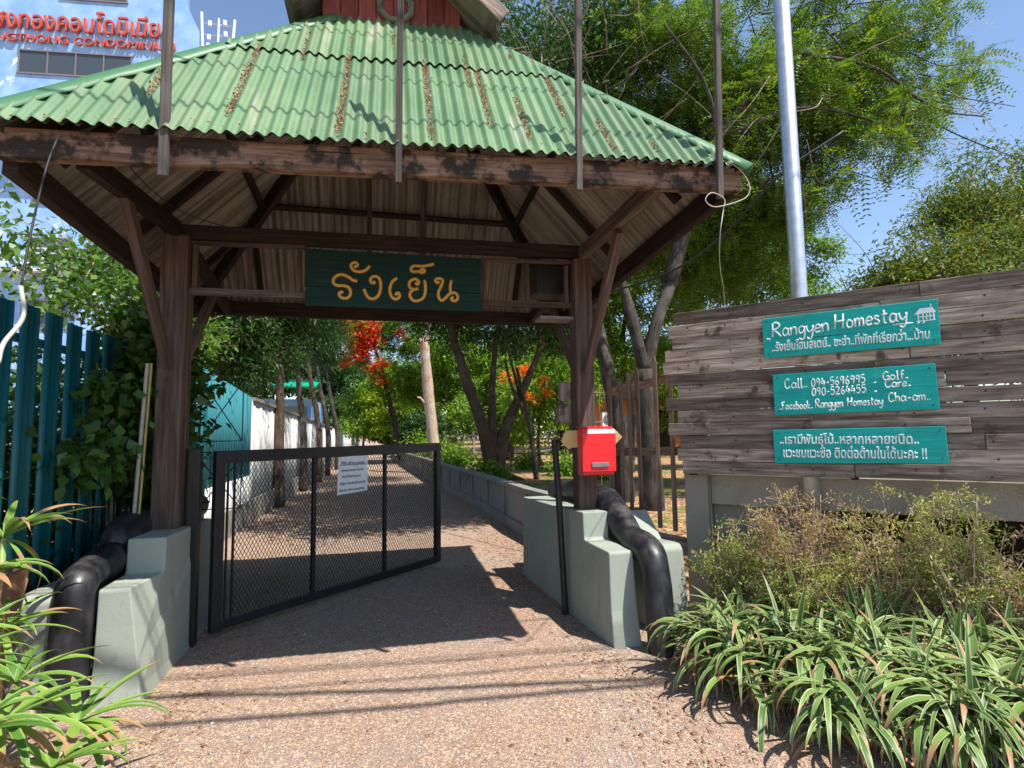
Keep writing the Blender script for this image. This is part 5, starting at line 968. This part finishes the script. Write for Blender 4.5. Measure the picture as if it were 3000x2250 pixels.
for i, (c, az, n_, L_) in enumerate(FP):
    (lvA if i in (0, 1, 10) else lvB).extend(fan(c, az, n_, L_, .042, rs.uniform(.25, .7)) + fan(c, az + 2.6, 4, L_ * .8, .04, .6, 2.0) + [dict(l, r=rs.uniform(1.6, 2.6)) for l in fan(c, az, 4, L_ * .9, .03, -.6, 2.5)])
def canes(lst):
    def f(t):
        m = MB()
        for i in lst: c = V(FP[i][0]); m.tube(smooth_pts([c - V((.12, -.05, c.z)), c - V((.06, -.02, c.z * .5)), c], 4), [.012] * 9, 6)
        m.build('stem', TWIG, t)
    return f
strap_plant('potted_palm', 'lady palm with fan leaves rising from the brown clay pot', 'palm', (-2.0, 3.4, .5), STRAP_PALM, lvA, None, canes([0, 1, 10]))
strap_plant('fan_palm', 'low clump of bright fan-leaved palm growing in front of the black log', 'palm', (-1.6, 2.8, 0), STRAP_PALM, lvB, None, canes([2, 3, 4, 5, 6, 7, 8, 9]))
m = MB(); N = 24; prof = [(.17, 0), (.22, .4), (.26, .78), (.275, .84), (.255, .85), (.23, .78)]; vs = []; fs = []
for r_, z in prof: vs += [(-2.30 + r_ * math.cos(2 * math.pi * k / N), 3.78 + r_ * math.sin(2 * math.pi * k / N), z) for k in range(N)]
for i in range(len(prof) - 1): fs += [(i * N + k, i * N + (k + 1) % N, (i + 1) * N + (k + 1) % N, (i + 1) * N + k) for k in range(N)]
fs.append(tuple((len(prof) - 1) * N + k for k in range(N))); fs.append(tuple(range(N))); m.add(vs, fs); tag(m.build('plant_pot', POT, None, smooth=False), 'tall brown clay plant pot behind the fan palm', 'pot')
# dry shrubs in front of the concrete wall
for x, yy, h, w, lab in ((2.72, 3.86, .8, .3, 'thin green shrub against the concrete pillar'), (3.02, 3.5, 1.12, .4, 'tall dry shrub in front of the steel pole'), (3.35, 3.2, 1.1, .4, 'olive and brown shrub right of the steel pole'), (3.65, 2.88, 1.12, .4, 'bushiest dry shrub with bright green tip'), (4.02, 2.58, .98, .38, 'reddish dried shrub in the shade of the plank wall'), (2.85, 3.4, .7, .34, 'low yellowish shrub behind the striped plants'), (4.3, 2.3, .85, .36, 'sparse dried shrub nearest the frame edge')):
    t = thing('dry_shrub', lab, 'shrub', (x, yy, 0), 'half dried shrubs below the plank wall'); lm = []; tips = []
    for k in range(60):
        a = rs.uniform(0, 6.28); sp_ = rs.random() ** .6 * w; tip = V((x + sp_ * math.cos(a), yy + sp_ * math.sin(a) * .8, h * rs.uniform(.55, 1.08) * (1 - .25 * (sp_ / w) ** 2)))
        b = V((x + rs.gauss(0, .03), yy + rs.gauss(0, .03), 0)); mid = lerp(b, tip, .55) + V((rs.gauss(0, .04), rs.gauss(0, .04), 0)); lm.append(([b, mid, tip], .007, .0025)); tips.append(tip)
        for _ in range(3):
            q = lerp(mid, tip, rs.random()); e_ = q + V((rs.gauss(0, .08), rs.gauss(0, .08), abs(rs.gauss(.06, .05)))); lm.append(([q, lerp(q, e_, .5) + V((0, 0, .01)), e_], .0038, .0016)); tips.append(e_)
    trunk('stems', TWIG, t, lm)
    red = .35 if 'dried' in lab else 0; lo_, hi_ = {'thi': (0, .5), 'tal': (.35, 1), 'oli': (.1, .8), 'bus': (0, .62), 'red': (.6, 1), 'low': (.1, .5), 'spa': (.5, 1)}[lab[:3]]
    crown('crown', L_DRY, t, [(tuple(p - V((0, 0, .03))), .055, 1.3) for p in tips], 760 if red == 0 else 430, 9, .034, .0085, .024, -.9, .0, .75, lo_, hi_)

# ---------------------------------------------------------------- buildings beyond the walls
cn = thing('condominium', 'tall pale blue condominium with red lettering and peeling paint', 'building', (-18, 34, 0))
ba, bb = V((-27.5, 34.3, 0)), V((-10.5, 32.5, 0)); bd = (bb - ba).normalized(); bn = V((bd.y, -bd.x, 0)); bL = (bb - ba).length
def bp(s, z, o=0.0): return ba + bd * s + V((0, 0, z)) + bn * o
m = MB(); m.add([bp(0, -.1), bp(bL, -.1), bp(bL, 24.6), bp(bL - .75, 26.2), bp(bL - .75, 29), bp(0, 29), bp(0, -.1, -12), bp(bL - 5, -.1, -12), bp(bL - 5, 24.6, -12), bp(bL - 5.75, 26.2, -12), bp(bL - 5.75, 29, -12), bp(0, 29, -12)], [(0, 1, 2, 3, 4, 5), (11, 10, 9, 8, 7, 6)] + [(i, i + 6, (i + 1) % 6 + 6, (i + 1) % 6) for i in range(6)]); m.build('wall', BLUEWALL, cn)
def bwin(s0, s1, z0, z1, n):
    m = MB(); m.beam(bp(s0 - .08, z0 - .04, .02), bp(s1 + .08, z0 - .04, .02), .12, .08); m.beam(bp(s0 - .08, z1 + .04, .02), bp(s1 + .08, z1 + .04, .02), .12, .08)
    for k in range(n + 1): s = s0 + (s1 - s0) * k / n; m.beam(bp(s, z0, .02), bp(s, z1, .02), .06, .1, bn)
    f = m.build('window', GREY_SLOT, cn); g = MB(); g.beam(bp(s0, (z0 + z1) / 2, .012), bp(s1, (z0 + z1) / 2, .012), .02, z1 - z0); g.build('pane', GLASS, f)
bwin(7.9, 13.6, 21.5, 22.75, 4); bwin(9.8, 13.2, 26.0, 27.3, 2)
for z in (17.6, 14.2, 10.8, 7.4, 4.0):
    bwin(9.0, 11.0, z, z + 1.4, 3); bwin(13.2, 14.6, z, z + 1.5, 2); bwin(4.0, 6.4, z, z + 1.4, 3)
    if z not in (17.6, 10.8): continue
    b_ = MB(); b_.beam(bp(7.2, z - .55, .5), bp(12.4, z - .55, .5), 1.0, .14)
    for q in range(4): b_.beam(bp(7.2, z - .2 + .26 * q, .98), bp(12.4, z - .2 + .26 * q, .98), .05, .05)
    for q in range(9): b_.beam(bp(7.25 + .64 * q, z - .5, .98), bp(7.25 + .64 * q, z + .6, .98), .05, .05, bn)
    b_.build('balcony', WHITE, cn)
put_text('thai_lettering', 'แสงทองคอนโดมิเนียม', bp(6.0, 23.95, .06), bd, (0, 0, 1), 9.75, REDLETTER, cn, 1.28, .014, .16)
put_text('lettering', 'SAENGTHONG CONDOMINIUM', bp(5.55, 23.22, .06), bd, (0, 0, 1), 10.35, REDLETTER, cn, .46, .02, .12)
an = thing('antenna_mast', 'white mobile antenna mast standing behind the condominium', 'antenna', (-18.2, 62.1, 30))
m = MB(); m.tube([(-18.2, 62.1, 20), (-18.2, 62.1, 47.3)], .18, 8)
for z in (44.0, 45.3, 46.6): m.tube([(-19.6, 62.1, z), (-16.9, 62.1, z)], .07, 6)
m.build('mast', GALV, an)
for x, z0, z1, w in ((-19.6, 43.4, 47.6, .22), (-16.7, 43.2, 47.2, .24)): MB().beam((x, 61.8, z0), (x + .15 * (x + 18.2), 61.8, z1), w, .25, (0, 1, 0)).build('panel_antenna', WHITE, an, .03)
for x, z in ((-19.0, 46.2), (-19.05, 44.6), (-17.5, 46.5), (-17.4, 45.2), (-17.45, 43.9), (-19.1, 43.6)): MB().box((x - .18, 61.8, z), (x + .18, 62.0, z + .6)).build('radio_unit', WHITE, an, .03)
hs = thing('orange_house', 'orange walled garden house with outdoor air conditioner', 'house', (12, 25, .4))
m = MB(); m.box((9.2, 24, .3), (15.5, 29, 3.1)); m.build('wall', ORANGEWALL, hs); m = MB(); m.prism([(8.7, 3.0), (16.0, 3.0), (12.3, 4.6)], 'y', 23.5, 29.5); m.build('roof', W_DARK, hs)
m = MB(); m.box((9.75, 23.75, 1.75), (10.3, 24.0, 2.45)); u_ = m.build('air_conditioner', WHITE, hs, .03); m = MB(); m.tube([(10.02, 23.74, 2.1), (10.02, 23.73, 2.1)], .22, 16); m.build('fan_grille', GREY_SLOT, u_)
m = MB(); m.box((12.6, 23.95, .5), (13.5, 24.0, 2.5)); m.build('door', W_DARK, hs); m = MB(); m.box((10.8, 23.96, 1.3), (11.9, 24.0, 2.3)); m.build('window', GLASS, hs)
sh = thing('awning_shed', 'pale blue shed with green awning showing over the white wall', 'shed', (-4.2, 24, 0))
m = MB(); m.box((-6.0, 23, 0), (-2.9, 27, 3.0)); m.build('wall', BLUEWALL, sh)
m = MB(); m.beam((-5.8, 22.2, 3.55), (-2.55, 22.2, 3.55), 1.8, .05, (0, -.25, 1)); m.build('awning', GREENAWN, sh); m = MB(); m.box((-4.0, 22.94, 1.6), (-3.1, 22.98, 2.7)); m.build('window', GLASS, sh)
ff = thing('slatted_fence', 'grey slatted wooden fence at the far side of the garden', 'fence', (6, 26, .4))
fm = MB()
for k in range(5): fm.beam((2.6, 26, .62 + .2 * k), (14, 26, .62 + .2 * k), .03, .1)
fm.build('slat_panel', W_GREY, ff)
for k in range(9): MB().beam((2.7 + 1.4 * k, 25.96, .3), (2.7 + 1.4 * k, 25.96, 1.65), .1, .1, (0, 1, 0)).build('post', W_GREY, ff)
